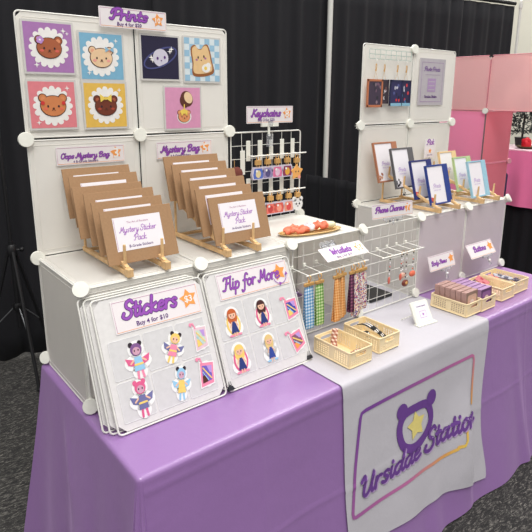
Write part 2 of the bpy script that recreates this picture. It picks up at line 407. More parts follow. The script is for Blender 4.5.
def pole(x, label, wmat, h=2.47, off=-.05, rr=.02):
    p = dline(x); e = empty('drape_pole', label, 'pole', None, (p.x, p.y+off, 0))
    a = MB(); a.lathe([(rr, 0.006), (rr, h), (0, h+.01)], wmat, 16); a.build('upright', e, True)
    a = MB(); a.box((0, 0, .004), (.4, .4, .006), GREYMET); a.build('base_plate', e, bevel=.002)
    a = MB(); a.lathe([(rr+.005, h-.06), (rr+.005, h-.02)], wmat, 16); a.build('collar', e, True)
WPOLE = mat('white_painted_pole', (206, 206, 200), .4)
pole(2.53, 'tall white upright pole in the gap between the black drapes', WPOLE, off=-.07)
pole(4.645, 'thin pale upright pole at the right end of the black drapes', WPOLE, off=-.05, rr=.012)
def rod(x0, x1, label):
    a, b = dline(x0), dline(x1); q = MB(); q.tube([(a.x, a.y, 2.455), (b.x, b.y, 2.455)], .016, BLACKMET)
    tag(q.build('drape_crossbar', smooth=True), label, 'crossbar')
rod(-1.3, 2.50, 'dark crossbar carrying the drapes left of the white pole')
rod(2.56, 4.64, 'dark crossbar carrying the drapes right of the white pole')

# ---- black tripod stand at the left edge
def tripod():
    px, py = 0.262, 1.84
    e = empty('tripod_stand', 'black metal tripod stand at the left edge in front of the drape', 'tripod stand', None, (px, py, 0))
    a = MB(); a.tube([(0, 0, .30), (0, 0, .82)], .013, BLACKMET); a.tube([(0, 0, .80), (0, 0, 2.0)], .010, BLACKMET); a.build('pole', e, True)
    a = MB(); a.lathe([(.022, .735), (.026, .75), (.026, .79), (.018, .80)], BLACKMET, 14)
    a.tube([(0, 0, .765), (.045, -.01, .765)], .007, BLACKMET); a.ball((.05, -.01, .765), .014, BLACKMET); a.build('collar', e, True)
    a = MB(); a.lathe([(.02, .40), (.024, .41), (.024, .44), (.02, .45)], BLACKMET, 14)
    for k in range(3):
        an = -PI/2+k*2*PI/3; a.box((.022*math.cos(an), .022*math.sin(an), .425), (.014, .014, .03), BLACKMET)
    a.build('brace_hub', e, True)
    for k in range(3):
        an = -PI/2+k*2*PI/3; c, s_ = math.cos(an), math.sin(an); rr = .27 if k == 0 else .24
        a = MB(); a.tube([(.02*c, .02*s_, .76), (rr*c, rr*s_, .015)], .010, BLACKMET); l = a.build('leg', e, True)
        a = MB(); a.ball((rr*c, rr*s_, .013), .013, BLACKMET); a.build('rubber_foot', l, True)
        a = MB(); f = .62; a.tube([(.02*c, .02*s_, .425), (rr*c*f, rr*s_*f, .76-.745*f)], .0035, GREYMET); a.build('brace', e, True)
    a = MB(); a.box((-.22, .045, 1.1), (.004, .02, .02), BLACKMET)
tripod()

# ================================================================== TABLE, CLOTHS
XL, XR, YF, YB = -0.018, 2.235, -0.342, 0.385
tb = empty('folding_table', 'long folding table hidden beneath the purple tablecloth', 'table', None, ((XL+XR)/2, .02, 0))
a = MB(); a.box((0, 0, .725), (XR-XL-.02, YB-YF-.02, .04), WHITE); a.build('tabletop', tb, bevel=.004)
for sx in (-1, 1):
    for sy in (-1, 1):
        a = MB(); a.tube([(sx*.95, sy*.26, 0.0), (sx*.95, sy*.26, .705)], .014, GREYMET); a.build('leg', tb, True)

def sstep(a, b, x):
    t = max(0, min(1, (x-a)/(b-a))); return t*t*(3-2*t)
def off(x, z):
    """how far the front of the cloths stands out from the table edge"""
    t = max(0.0, min(1.0, (TZ-z)/TZ))
    o = .003+.10*t**1.4
    o += t*(.010*math.sin(x*8.5+.6)+.006*math.sin(x*19+.5+t*2))
    o += .016*t*math.exp(-((x-1.72-.10*t)/.035)**2) + .02*t**2*math.exp(-((x-1.12)/.05)**2)
    for cx in (.345, 1.83): o += .0022*t**.3*math.exp(-((x-cx)/.007)**2)
    for cz in (.708, .40): o += .0020*math.exp(-((z-cz)/.006)**2)
    # steep fold near the right of the runner
    o += .022*sstep(.25, .6, t)*(1-.6*sstep(.7, .95, t))*sstep(1.10, 1.33, x)*(1-sstep(1.345, 1.385, x))
    return o
def skirt_path():
    P = []
    n = 46
    for i in range(n+1): P.append((Vector((XL, YB-(YB-YF)*i/n)), Vector((-1, 0)), i/n*(YB-YF)))
    for i in range(1, 13): an = PI+PI/2*i/12; P.append((Vector((XL, YF)), Vector((math.cos(an), math.sin(an))), (YB-YF)+i*.004))
    n = 330
    for i in range(1, n+1): P.append((Vector((XL+(XR-XL)*i/n, YF)), Vector((0, -1)), None))
    for i in range(1, 9): an = -PI/2+PI/2*i/8; P.append((Vector((XR, YF)), Vector((math.cos(an), math.sin(an))), None))
    n = 30
    for i in range(1, n+1): P.append((Vector((XR, YF+(YB-YF)*i/n)), Vector((1, 0)), None))
    return P
def tablecloth():
    P = skirt_path(); N = len(P); rows = 90; vs = []; fs = []
    for j in range(rows+1):
        t = max(0.0, (j-3)/(rows-3))
        for k, (p, n, s_) in enumerate(P):
            if j < 3:
                an = PI/2*j/3; d = .013*math.sin(an)-.010; z = TZ-.010*(1-math.cos(an))
            else:
                z = TZ-.010-(TZ-.016)*t
                if abs(n.y+1) < 1e-6: d = off(p.x, z)
                elif n.x < 0 and n.y > -1e-6:          # left side
                    y = p.y; d = .003+t*(.055+.018*math.sin(y*15+1.2+t)+.013*math.sin(y*31+t*2))+.010*math.exp(-((y-.16+t*.25)/.03)**2)*math.sin(min(1,t*1.8)*PI)**2+.012*t*math.exp(-((y+.05)/.04)**2)
                elif n.x > 0 and n.y > -1e-6: d = .003+.05*t
                else:                                     # corners: pleats that flare
                    an = math.atan2(n.y, n.x); d = .003+t**1.2*(.10+.035*math.sin(an*9+1.0))
            if t > 0 and n.x < -0.5 and k < 20: z = z
            q = Vector((min(max(p.x, XL+.010), XR-.010), min(max(p.y, YF+.010), YB-.010))) ; q = q+n*(d+.010)
            if n.x < 0 and n.y > -1e-6: q = q+Vector((0, .16*t*max(0, (p.y-YF)/(YB-YF))**2))
            vs.append((q.x, q.y, z))
    for j in range(rows):
        for k in range(N-1): a_ = j*N+k; fs.append((a_, a_+1, a_+N+1, a_+N))
    # top sheet
    fs.append(list(range(N)))
    b = MB(); b.add(vs, fs, PURPLECLOTH)
    o = b.build('tablecloth', smooth=True); return tag(o, 'purple tablecloth draped to the floor over the long table', 'tablecloth')
tablecloth()

def rxl(t): return .660-.012*t+.003*math.sin(t*9)
def rxr(t): return 1.508-.06*sstep(0, .55, t)+.02*sstep(.6, .85, t)-.03*sstep(.85, 1, t)
def hemz(u): return .160-.080*sstep(.55, 1, u)+.008*math.sin(u*9)
def runner():
    nx = 110; vs = []; fs = []
    ys = [.30-.036*i for i in range(18)]
    for y in ys:
        for i in range(nx+1):
            u = i/nx; vs.append((.660+(1.508-.660)*u, y, TZ+.0035+.0012*math.sin(u*26+y*9)*math.sin(y*14+u*5)))
    rows = 44
    for j in range(4):
        an = PI/2*j/3
        for i in range(nx+1):
            u = i/nx; vs.append((.660+(1.508-.660)*u, YF+.004-.012*math.sin(an), TZ+.0035-.012*(1-math.cos(an))))
    for j in range(1, rows+1):
        for i in range(nx+1):
            u = i/nx; z0 = TZ-.0085; z = z0+(hemz(u)-z0)*j/rows; t = (TZ-z)/TZ
            x = rxl(t)+(rxr(t)-rxl(t))*u; vs.append((x, YF-.005-off(x, z)-.002*sstep(0, .05, t), z))
    tot = len(ys)+4+rows
    for j in range(tot-1):
        for i in range(nx): a_ = j*(nx+1)+i; fs.append((a_, a_+1, a_+nx+2, a_+nx+1))
    b = MB(); b.add(vs, fs, WHITECLOTH)
    o = b.build('table_runner', smooth=True); return tag(o, 'white banner runner with purple bear logo hanging over the purple cloth', 'table runner')
rn = runner()
def grad_mat():
    m = bpy.data.materials.new('purple_pink_yellow_ink'); m.use_nodes = True; nt = m.node_tree; b = nt.nodes['Principled BSDF']
    tc = nt.nodes.new('ShaderNodeTexCoord'); sp = nt.nodes.new('ShaderNodeSeparateXYZ'); nt.links.new(tc.outputs['Object'], sp.inputs[0])
    a1 = nt.nodes.new('ShaderNodeMath'); a1.operation = 'MULTIPLY_ADD'; a1.inputs[1].default_value = 1.3; a1.inputs[2].default_value = -.75
    nt.links.new(sp.outputs[0], a1.inputs[0])
    a2 = nt.nodes.new('ShaderNodeMath'); a2.operation = 'MULTIPLY_ADD'; a2.inputs[1].default_value = -1.6
    nt.links.new(sp.outputs[2], a2.inputs[0]); nt.links.new(a1.outputs[0], a2.inputs[2])
    rp = nt.nodes.new('ShaderNodeValToRGB'); e = rp.color_ramp.elements
    e[0].position = 0; e[0].color = lin((120, 66, 150))+(1,); e[1].position = 1; e[1].color = lin((238, 208, 90))+(1,)
    # value = 1.3x - .75 - 1.6z : about -0.8 at top left, .65 at lower right -> remap
    a3 = nt.nodes.new('ShaderNodeMapRange'); a3.inputs[1].default_value = -.75; a3.inputs[2].default_value = .5
    nt.links.new(a2.outputs[0], a3.inputs[0]); nt.links.new(a3.outputs[0], rp.inputs[0])
    x = e.new(.62); x.color = lin((190, 110, 160))+(1,); x = e.new(.85); x.color = lin((222, 160, 90))+(1,)
    nt.links.new(rp.outputs[0], b.inputs['Base Color']); b.inputs['Roughness'].default_value = .8
    return m
GRAD = grad_mat()
def rfn(u, v, l): return (u, YF-.0075-off(u, v)-.0012-l*.0005, v)
lg = Art(rfn)
def dense(pts, step=.012):
    out = []
    for a, b in zip(pts[:-1], pts[1:]):
        n = max(1, int(math.hypot(b[0]-a[0], b[1]-a[1])/step))
        out += [(a[0]+(b[0]-a[0])*i/n, a[1]+(b[1]-a[1])*i/n) for i in range(n)]
    return out+[pts[-1]]
lg.rib(dense([(1.262, .300), (1.18, .296), (1.0, .300), (.85, .298), (.69, .297), (.678, .300), (.676, .315), (.70, .46), (.735, .620), (.742, .634), (.76, .638), (1.0, .640), (1.2, .636), (1.385, .636), (1.397, .630), (1.40, .61), (1.385, .50), (1.378, .44)]), .013, GRAD, 1)
lg.rib(dense([(1.262, .306), (1.30, .30), (1.315, .315), (1.318, .36)]), .013, GRAD, 1)
lg.build('logo_border', rn, recalc=False)
lg = Art(rfn)
BP = mat('logo_purple', (104, 62, 140), .8)
def closedcurve(pts, n=6):
    q = crom([pts[-1]]+pts+[pts[0], pts[1]], n); return q[n:-n]
head = closedcurve([(1.018, .552), (.955, .545), (.927, .50), (.945, .435), (1.005, .410), (1.075, .43), (1.112, .48), (1.09, .54)])
lg.rib(head, .031, BP, 2, closed=True)
for c in ((.946, .562), (1.118, .556)):
    lg.ell(c[0], c[1], .030, .030, BP, 3, 16)
lg.star(1.022, .486, .054, mat('pale_star_yellow', (226, 210, 128), .8), 2, inner=.55, rot=.1)
lg.build('bear_emblem', rn, recalc=False)
lg = Art(rfn)
script(lg, 'Ursidae', .712, 1.035, .350, BP, None, wt=.27, l=5, rise=.012, maxh=.036)
script(lg, 'Station', 1.062, 1.385, .362, BP, None, wt=.27, l=5, rise=.004, maxh=.040)
SH = mat('logo_shadow_mauve', (178, 150, 196), .8)
lg2 = Art(lambda u, v, l: rfn(u+.006, v-.006, l))
script(lg2, 'Ursidae', .712, 1.035, .350, SH, None, wt=.24, l=4, rise=.012, maxh=.036)
script(lg2, 'Station', 1.062, 1.385, .362, SH, None, wt=.24, l=4, rise=.004, maxh=.040)
lg.build('lettering', rn, recalc=False); lg2.build('lettering_shadow', rn, recalc=False)

# ================================================================== STORAGE CUBES
PW = .360
def rrect(hw, hh, r, n=4):
    out = []
    for cx, cy, a0 in ((hw-r, hh-r, 0), (-hw+r, hh-r, PI/2), (-hw+r, -hh+r, PI), (hw-r, -hh+r, 3*PI/2)):
        for k in range(n+1): a = a0+PI/2*k/n; out.append((cx+r*math.cos(a), cy+r*math.sin(a)))
    return out
def panel(name, parent, M, sheet=WHITE, wire=WIRE, w_=PW, h_=PW):
    """square plastic sheet with clipped corners in a rounded wire frame; M maps its centre frame"""
    hw, hh = w_/2-.0022, h_/2-.0022; c = .015
    b = MB(); pts = [(hw-c, hh), (-hw+c, hh), (-hw, hh-c), (-hw, -hh+c), (-hw+c, -hh), (hw-c, -hh), (hw, -hh+c), (hw, hh-c)]
    b.prism(pts, -.0008, .0008, sheet, M)
    # raised edge ribs of the sheet
    g = .013; q = [(hw-c-.003, hh-g), (-hw+c+.003, hh-g), (-hw+g, hh-c-.003), (-hw+g, -hh+c+.003), (-hw+c+.003, -hh+g), (hw-c-.003, -hh+g), (hw-g, -hh+c+.003), (hw-g, hh-c-.003)]
    b.tube([(x, y, .0008) for x, y in q], .0012, sheet, 5, M, closed=True)
    o = b.build(name, parent, True)
    b = MB(); b.tube([(x, y, 0) for x, y in rrect(w_/2, h_/2, .012)], .0026, wire, 8, M, closed=True); b.build('wire_frame', o, True)
    return o
def connector(parent, p, n, r=.0225, mt=CONN):
    """round eight-slot plastic connector"""
    n = Vector(n).normalized(); M = Matrix.Translation(p) @ n.to_track_quat('Z', 'Y').to_matrix().to_4x4()
    b = MB()
    b.lathe([(r*.55, -.010), (r*.88, -.006), (r, -.003), (r, .005), (r*.95, .0078), (0, .0086)], mt, 24, M)
    for k in range(4): # slotted clips behind the disc
        b.box((0, 0, -.012), (r*1.5, .0035, .014), mt, M, Matrix.Rotation(PI/4*k, 3, 'Z'))
    return b.build('connector', parent, True)
X3, Y3, Z3 = Vector((1, 0, 0)), Vector((0, 1, 0)), Vector((0, 0, 1))
def front(i, y, k, dz=0): return frame((S*(i+.5), y, TZ+S*(k+.5)), X3, Z3)
def sidep(x, k): return frame((x, S*.5, TZ+S*(k+.5)), -Y3, Z3)
def topp(i, z=T-.004): return frame((S*(i+.5), S*.5, z), X3, Y3)

LO = empty('storage_cubes', 'white modular storage cubes and tall back panels on the left end of table', 'shelf unit', None, (0, 0, TZ))
def P0(M): return Matrix.Translation((0, 0, -TZ)) @ M
for i in (0, 1, 2): panel('top_panel', LO, P0(topp(i)))
panel('side_panel', LO, P0(sidep(.002, 0))); panel('side_panel', LO, P0(sidep(S*2, 0))); panel('side_panel', LO, P0(sidep(S*3-.002, 0)))
for i in (0, 1): panel('front_panel', LO, P0(front(i, 0.002, 0)))
for i in (0, 1, 2): panel('back_panel', LO, P0(front(i, S, 0)))
for i in (0, 1):
    for k in (1, 2): panel('display_panel', LO, P0(front(i, S, k)))
for x in (0, 1, 2, 3):
    nx = -.35 if x == 0 else (.3 if x == 3 else 0)
    connector(LO, (S*x, -.008, S), (nx-.1, -.85, .55))
    connector(LO, (S*x, -.008, .024), (nx-.1, -.9, .25), .022)
connector(LO, (-.004, S, .024), (-.7, -.5, .3), .021)
for x, k in ((0, 1), (0, 2), (1, 2), (2, 2), (3, 1)):
    connector(LO, (S*x, S-.008, S*k), (-.12, -1, .1))
RO = empty('storage_cubes', 'white modular storage cubes and upper back panels on the right end of table', 'shelf unit', None, (S*4, 0, TZ))
def P1(M): return Matrix.Translation((-S*4, 0, -TZ)) @ M
FROST = sheet_mat('frosted_plastic_sheet', (238, 230, 234), .40)
for i in (4, 5): panel('top_panel', RO, P1(topp(i))); panel('front_panel', RO, P1(front(i, .002, 0)), FROST); panel('back_panel', RO, P1(front(i, S, 0)))
for x in (4, 5, 6): panel('side_panel', RO, P1(sidep(S*x, 0)))
for i in (4, 5):
    for k in (1, 2): panel('display_panel', RO, P1(front(i, S, k)))
for x in (0, 1, 2):
    connector(RO, (S*x, -.008, S), (-.1 if x < 2 else .3, -.85, .55)); connector(RO, (S*x, -.008, .024), (0, -.9, .25), .021)
for x, k in ((0, 1), (0, 2), (1, 2), (2, 2), (1, 3)):
    connector(RO, (S*x, S-.008, S*k-(.012 if k == 3 else 0)), (-.12, -1, .1))

# ---- wire grids
def gridpanel(name, label, x0, y, z0, n=7, w_=PW, wire=WIRE, group=None):
    e = empty(name, label, 'wire grid', group, (x0, y, z0)); b = MB(); h = w_/2
    b.tube([(p+h, 0, q+h) for p, q in rrect(h, h, .012)], .0028, wire, 8, closed=True); b.build('wire_frame', e, True)
    b = MB()
    for k in range(1, n):
        u = w_*k/n; b.tube([(u, 0, 0), (u, 0, w_)], .0011, wire, 6); b.tube([(0, -.002, u), (w_, -.002, u)], .0011, wire, 6)
    b.build('wire_mesh', e, True); return e
g1 = gridpanel('wire_grid', 'white wire grid standing upright that the keychains hang from', 2*S+.010, S-.002, T-.0)
g2 = gridpanel('wire_grid', 'white wire grid closing the front of the cube behind the wristlets', 2*S+.010, -.004, TZ+.010)
g3 = gridpanel('wire_grid', 'white wire grid between the two shelf units, behind the phone charms', 3*S+.010, -.004, TZ+.010)

# ================================================================== SIGNS
def star_price(a, cx, cy, r, price='$'):
    a.star(cx, cy, r, ORANGE, 2, inner=.56, rot=.12)
    if price: ftext(a, price, cx, cy-.05*r, r*.85, WINK, 3, bold=.02)
def signart(par, w_, h_, text, sub, tx=(.06, .76), ty=.36, price='$', M=None, rise=0., maxh=None, wt=.27):
    a = Art(); hw, hh = w_/2, h_/2; e = .004*min(1, h_/.06)
    P = [(-hw+e, -hh+e), (hw-e, -hh+e), (hw-e, hh-e), (-hw+e, hh-e)]
    a.rib([P[2], P[3], P[0]], .0012, PINKINK, 1, caps=False); a.rib([P[0], P[1], P[2]], .0012, ORANGE, 1, caps=False)
    script(a, text, -hw+tx[0]*w_, -hw+tx[1]*w_, -hh+ty*h_, PURPLE, DPURPLE, wt=wt, l=2, rise=rise, maxh=maxh)
    if sub: ftext(a, sub, -hw+w_*(tx[0]+tx[1])/2, -hh+.17*h_, w_*.36, DPURPLE, 2, bold=.02)
    if price is not None: star_price(a, -hw+w_*.865, -hh+.55*h_, min(h_*.36, w_*.11), price)
    if M: a.v = [tuple(M @ Vector(p)) for p in a.v]
    return a.build('lettering', par, recalc=False)
def sign(label, TL, TR, BL, text, sub, price='$', cat='sign', clip=None, **kw):
    TL, TR, BL = Vector(TL), Vector(TR), Vector(BL); w_ = (TR-TL).length; h_ = (BL-TL).length
    ctr = (TR+BL)/2; M = frame(ctr, TR-TL, TL-BL)
    e = empty('price_sign', label, cat); e.matrix_world = M
    b = MB(); b.prism([(x, y) for x, y in rrect(w_/2, h_/2, .003)], -.0012, 0, CARD); b.build('card', e)
    signart(e, w_, h_, text, sub, price=price, **kw)
    if clip == 'stem':       # clear stem and clip gripping the card from below
        b = MB(); b.box((w_*.12, -h_*.5-.004, -.002), (w_*.36, .012, .008), CLEAR); b.tube([(w_*.12, -h_*.5-.008, -.003), (w_*.12, -h_*.5-.05, -.004)], .005, CLEAR)
        b.ball((w_*.12, -h_*.5-.026, 0), .006, mat('clip_white', (245, 245, 242), .3)); b.build('clip', e, True)
    return e
sign('white sign reading Prints, clipped to the top edge of the left panels', (.2485, .352, 1.8895), (.481, .352, 1.8895), (.2485, .352, 1.829), 'Prints', 'Buy 4 for $20', '10', tx=(.16, .70), ty=.42, wt=.26, maxh=.0165)
sign('sign reading Oops Mystery Bag on the lower left back panel', (.084, .363, 1.462), (.311, .363, 1.462), (.084, .363, 1.405), 'Oops Mystery Bag', '4 B-Grade Stickers', '3', tx=(.06, .76))
sign('sign reading Mystery Bag on the middle back panel above the right envelopes', (.430, .363, 1.462), (.659, .363, 1.462), (.430, .363, 1.402), 'Mystery Bag', '4 A-Grade Stickers', '5', tx=(.07, .76), ty=.38)
sg = sign('sign reading Keychains clipped above the upright wire grid', (.807, .342, 1.583), (1.043, .342, 1.583), (.807, .342, 1.517), 'Keychains', 'Buy 3 for $20', '8', tx=(.10, .72), ty=.40)
b = MB(); b.box((0, -.040, -.004), (.085, .014, .010), CONN); b.box((.0, -.034, .003), (.02, .02, .004), CLEAR); b.tube([(-.005, -.045, -.004), (-.005, -.085, -.002)], .005, CONN)
b.box((-.005, -.10, .004), (.03, .05, .006), CLEAR); b.build('clip', sg, True)
sg = sign('tilted sign reading Wristlets above the hanging gingham straps', (.832, -.045, 1.094), (1.048, -.045, 1.094), (.832, -.097, 1.060), 'Wristlets', 'Buy 2 for $10', '8', tx=(.2, .68), ty=.40, maxh=.019)
b = MB()
for px in (-.07, -.045, -.02): b.ball((px, .05, -.004), .011, CLEAR)
b.box((-.045, .038, -.003), (.07, .02, .005), CLEAR); b.tube([(-.045, .035, -.004), (-.045, .03, -.04)], .004, CLEAR); b.build('clip', sg, True)
sg = sign('sign reading Phone Charms clipped over the grid between the shelf units', (1.172, .012, 1.203), (1.412, -.004, 1.200), (1.182, .004, 1.146), 'Phone Charms', None, '7', tx=(.08, .78), ty=.42)
b = MB()
for q in range(5): b.ball((-.045+q*.022, -.043, .004), .005, GREYMET if q % 2 else CLEAR)
b.box((0, -.034, 0), (.11, .01, .004), CLEAR); b.tube([(0, -.034, 0), (0, -.062, 0)], .004, CLEAR); b.build('clip', sg, True)
sign('sign reading Body Items standing before the frosted cube behind the brown boxes', (1.500, -.043, .942), (1.692, -.043, .942), (1.503, -.064, .878), 'Body Items', None, '', tx=(.09, .68), ty=.36, clip='stem')
sign('sign reading Buttons standing before the rightmost frosted cube panel', (1.795, -.043, .945), (2.012, -.043, .945), (1.798, -.083, .886), 'Buttons', None, '', tx=(.20, .68), ty=.40, clip='stem')

# small clear sign leaning behind the first phone frames
e = empty('small_sign', 'small clear sign with purple script standing before the right back panel', 'sign', None, (1.998, .335, T))
b = MB(); b.prism([(-.044, .19), (.044, .19), (.044, .283), (-.044, .283)], -.0015, .0015, PAPER, Matrix.Rotation(PI/2, 4, 'X')); b.build('card', e)
b = MB(); b.box((0, .0, .1), (.006, .004, .19), CLEAR); b.box((0, 0, .003), (.05, .04, .006), CLEAR); b.build('stand', e)
a = Art(lambda u, v, l: (u, -.002-l*LAY, v)); script(a, 'Pick', -.03, .03, .258, PURPLE, None, wt=.3, l=1); a.star(0, .225, .014, ORANGE, 1)
ftext(a, 'one color', 0, .205, .05, DPURPLE, 1); a.build('lettering', e, recalc=False)

# ================================================================== ART PRINTS
def col(name, c, **k): return mat(name, c, .55, **k)
def scallop(a, cx, cy, r, mt, l): 
    n = 16
    a.ell(cx, cy, r, r, mt, l, 32)
    for k in range(n): an = 2*PI*k/n; a.ell(cx+r*math.cos(an), cy+r*math.sin(an), r*.17, r*.17, mt, l, 12)
def bear(a, cx, cy, r, fur, inner, dark, blush, l=4):
    for sx in (-1, 1): a.ell(cx+sx*r*.78, cy+r*.62, r*.36, r*.36, dark, l, 14); a.ell(cx+sx*r*.78, cy+r*.62, r*.29, r*.29, fur, l+2, 14); a.ell(cx+sx*r*.76, cy+r*.58, r*.17, r*.17, inner, l+3, 12)
    a.ell(cx, cy, r*1.04, r*.84, dark, l+1, 28); a.ell(cx, cy, r*.98, r*.78, fur, l+4, 28)
    for sx in (-1, 1): a.ell(cx+sx*r*.42, cy-r*.02, r*.075, r*.10, BLACKINK, l+6, 10); a.ell(cx+sx*r*.62, cy-r*.22, r*.17, r*.11, blush, l+5, 12)
    a.ell(cx, cy-r*.18, r*.10, r*.06, dark, l+6, 10); a.rib([(cx-r*.12, cy-r*.33), (cx, cy-r*.25), (cx+r*.12, cy-r*.33)], r*.05, dark, l+6)
DK = col('brown_line_ink', (84, 44, 30))
def printthing(label, x, z, w_=.140, bg=None, fn=None):
    e = empty('art_print', label, 'art print', 'square art prints on the upper left panels', (x, S-.0075, z))
    M = frame((0, 0, 0), X3, Z3)
    b = MB(); b.prism([(-w_/2-.006, -w_/2-.006), (w_/2+.006, -w_/2-.006), (w_/2+.006, w_/2+.006), (-w_/2-.006, w_/2+.006)], -.002, 0, mat('print_sleeve', (206, 204, 200), .25), M); b.build('sleeve', e)
    a = Art(lambda u, v, l: (u, -l*LAY, v)); h = w_/2; a.rect(-h, -h, h, h, bg, 1); fn(a, h); a.build('picture', e, recalc=False); return e
def sparkle(a, x, y, r, mt=WINK): a.star(x, y, r, mt, 3, n=4, inner=.3)
def b1(a, h):
    scallop(a, 0, 0, .050, WINK, 2); bear(a, 0, -.001, .036, col('fur_brown', (168, 92, 58)), col('ear_tan', (226, 150, 106)), DK, col('blush_red', (214, 98, 84)))
    for k in range(5): an = k*2*PI/5; a.ell(-.026+.006*math.cos(an), .021+.006*math.sin(an), .0055, .0055, col('lilac', (188, 140, 204)), 13, 10)
    a.ell(-.026, .021, .003, .003, WINK, 14, 8); sparkle(a, .045, .05, .009); sparkle(a, .056, .043, .006); sparkle(a, -.04, -.05, .009)
def b2(a, h):
    scallop(a, -.004, 0, .052, WINK, 2); bear(a, -.003, -.004, .036, col('fur_cream', (232, 198, 158)), col('ear_pink', (226, 160, 130)), DK, col('blush_pink', (236, 160, 150)))
    for s_ in (-1, 1): a.poly([(.024, .022), (.024+s_*.014, .031), (.024+s_*.014, .014)], col('sky_ribbon', (140, 186, 212)), 13)
    sparkle(a, .048, .05, .008); sparkle(a, -.045, -.05, .008)
def b3(a, h):
    scallop(a, 0, -.003, .051, WINK, 2); bear(a, 0, -.003, .038, col('fur_orange', (206, 128, 78)), col('ear_orange', (216, 140, 90)), DK, col('blush_coral', (226, 110, 84)))
    for s_ in (-1, 1): a.ell(s_*.031, .006, .006, .006, col('red_dot', (206, 52, 52)), 13, 10)
    sparkle(a, .046, .05, .008); sparkle(a, -.046, -.052, .008)
def b4(a, h):
    scallop(a, 0, 0, .051, WINK, 2); bear(a, 0, -.003, .036, col('fur_dark', (112, 52, 34)), col('ear_rust', (170, 90, 60)), DK, col('blush_rust', (170, 70, 50)))
    for s_ in (-1, 1): a.poly([(0, .022), (s_*.020, .036), (s_*.018, .010)], YELLOW, 13)
    a.ell(0, .022, .005, .005, YELLOW, 14, 8); sparkle(a, .048, .048, .008)
def b5(a, h):
    rg = [(.066*math.cos(t), .026*math.sin(t)) for t in [k*2*PI/40 for k in range(40)]]; c, s_ = math.cos(.42), math.sin(.42)
    rg = [(x*c-y*s_, x*s_+y*c) for x, y in rg]
    a.rib(rg, .005, col('ring_blue', (72, 76, 128)), 2, closed=True); a.ell(0, 0, .029, .029, col('planet', (206, 202, 216)), 4, 26)
    a.rib([q for q in rg[21:39]], .005, col('ring_blue', (72, 76, 128)), 5)
    a.ell(-.012, -.002, .004, .005, DPURPLE, 6, 10); a.ell(.015, .002, .004, .005, DPURPLE, 6, 10); a.ell(.002, -.009, .003, .002, DPURPLE, 6, 8)
    for p in ((-.035, 0), (.036, .022), (-.03, -.008), (.042, .03)): sparkle(a, p[0], p[1], .010)
def b6(a, h):
    cb = col('gingham_blue', (150, 190, 214))
    for i in range(7):
        for j in range(7):
            if (i+j) % 2 == 0: a.rect(-h+i*h*2/7, -h+j*h*2/7, -h+(i+1)*h*2/7, -h+(j+1)*h*2/7, cb, 2)
    body = closedcurve([(-.036, -.056), (.044, -.046), (.040, .0), (.030, .040), (.020, .054), (.006, .050), (-.004, .038), (-.018, .038), (-.030, .050), (-.044, .044), (-.048, .028), (-.042, -.01)])
    ct = (sum(p[0] for p in body)/len(body), sum(p[1] for p in body)/len(body))
    def blob(k, mt, l):
        P = [(ct[0]+(x-ct[0])*k, ct[1]+(y-ct[1])*k) for x, y in body]; v = [a.fn(u, w2, l) for u, w2 in [ct]+P]; n = len(P); a.add(v, [(0, 1+i, 1+(i+1) % n) for i in range(n)], mt)
    blob(1, col('crust', (150, 92, 48)), 3); blob(.87, col('bread', (228, 192, 140)), 4)
    a.ell(-.018, .008, .003, .005, BLACKINK, 5, 8); a.ell(.006, .012, .003, .005, BLACKINK, 5, 8); a.ell(-.005, -.001, .003, .002, DK, 5, 8)
    a.ell(-.024, .0, .005, .004, PINKINK, 5, 8); a.ell(.012, .006, .005, .004, PINKINK, 5, 8)
    a.ell(.014, -.028, .018, .015, WINK, 6, 12); a.ell(.024, -.018, .010, .010, WINK, 6, 12); a.ell(.012, -.028, .0065, .0065, YELLOW, 7, 12)
def b7(a, h):
    a.ell(.003, -.03, .029, .025, WINK, 2, 24); bear(a, .002, -.030, .024, col('fur_peach', (222, 150, 100)), col('ear_peach', (236, 176, 130)), DK, col('blush_b', (236, 150, 120)), 3)
    a.ell(0, -.012, .016, .008, YELLOW, 14, 14); a.ell(-.008, -.018, .004, .008, YELLOW, 14, 10); a.ell(.010, -.019, .004, .007, YELLOW, 14, 10)
    a.rib([(0, -.012), (.002, .012)], .004, YELLOW, 14)
    a.ell(.015, .032, .024, .028, col('jar_brown', (92, 48, 36)), 3, 24, .5); a.ell(.004, .022, .016, .022, col('jar_brown', (92, 48, 36)), 3, 20, .5)
    a.ell(.021, .036, .016, .021, col('jar_cream', (236, 206, 164)), 4, 20, .5)
printthing('square print of brown bear with a flower on purple ground', .092, 1.757, .140, col('print_purple', (168, 118, 176)), b1)
printthing('square print of cream bear in white doily on blue ground', .254, 1.739, .138, col('print_blue', (122, 176, 204)), b2)
printthing('square print of orange bear in white doily on pink ground', .089, 1.591, .137, col('print_pink', (222, 128, 136)), b3)
printthing('square print of dark brown bear with yellow bow on yellow ground', .256, 1.589, .138, col('print_yellow', (226, 184, 84)), b4)
printthing('square print of a smiling ringed planet on dark navy ground', .460, 1.745, .138, col('print_navy', (34, 30, 58)), b5)
printthing('square print of bear shaped toast with fried egg on blue check', .626, 1.745, .146, col('print_gingham', (214, 226, 230)), b6)
printthing('square print of honey jar pouring onto a bear on pink ground', .542, 1.578, .141, col('print_rose', (216, 150, 184)), b7)

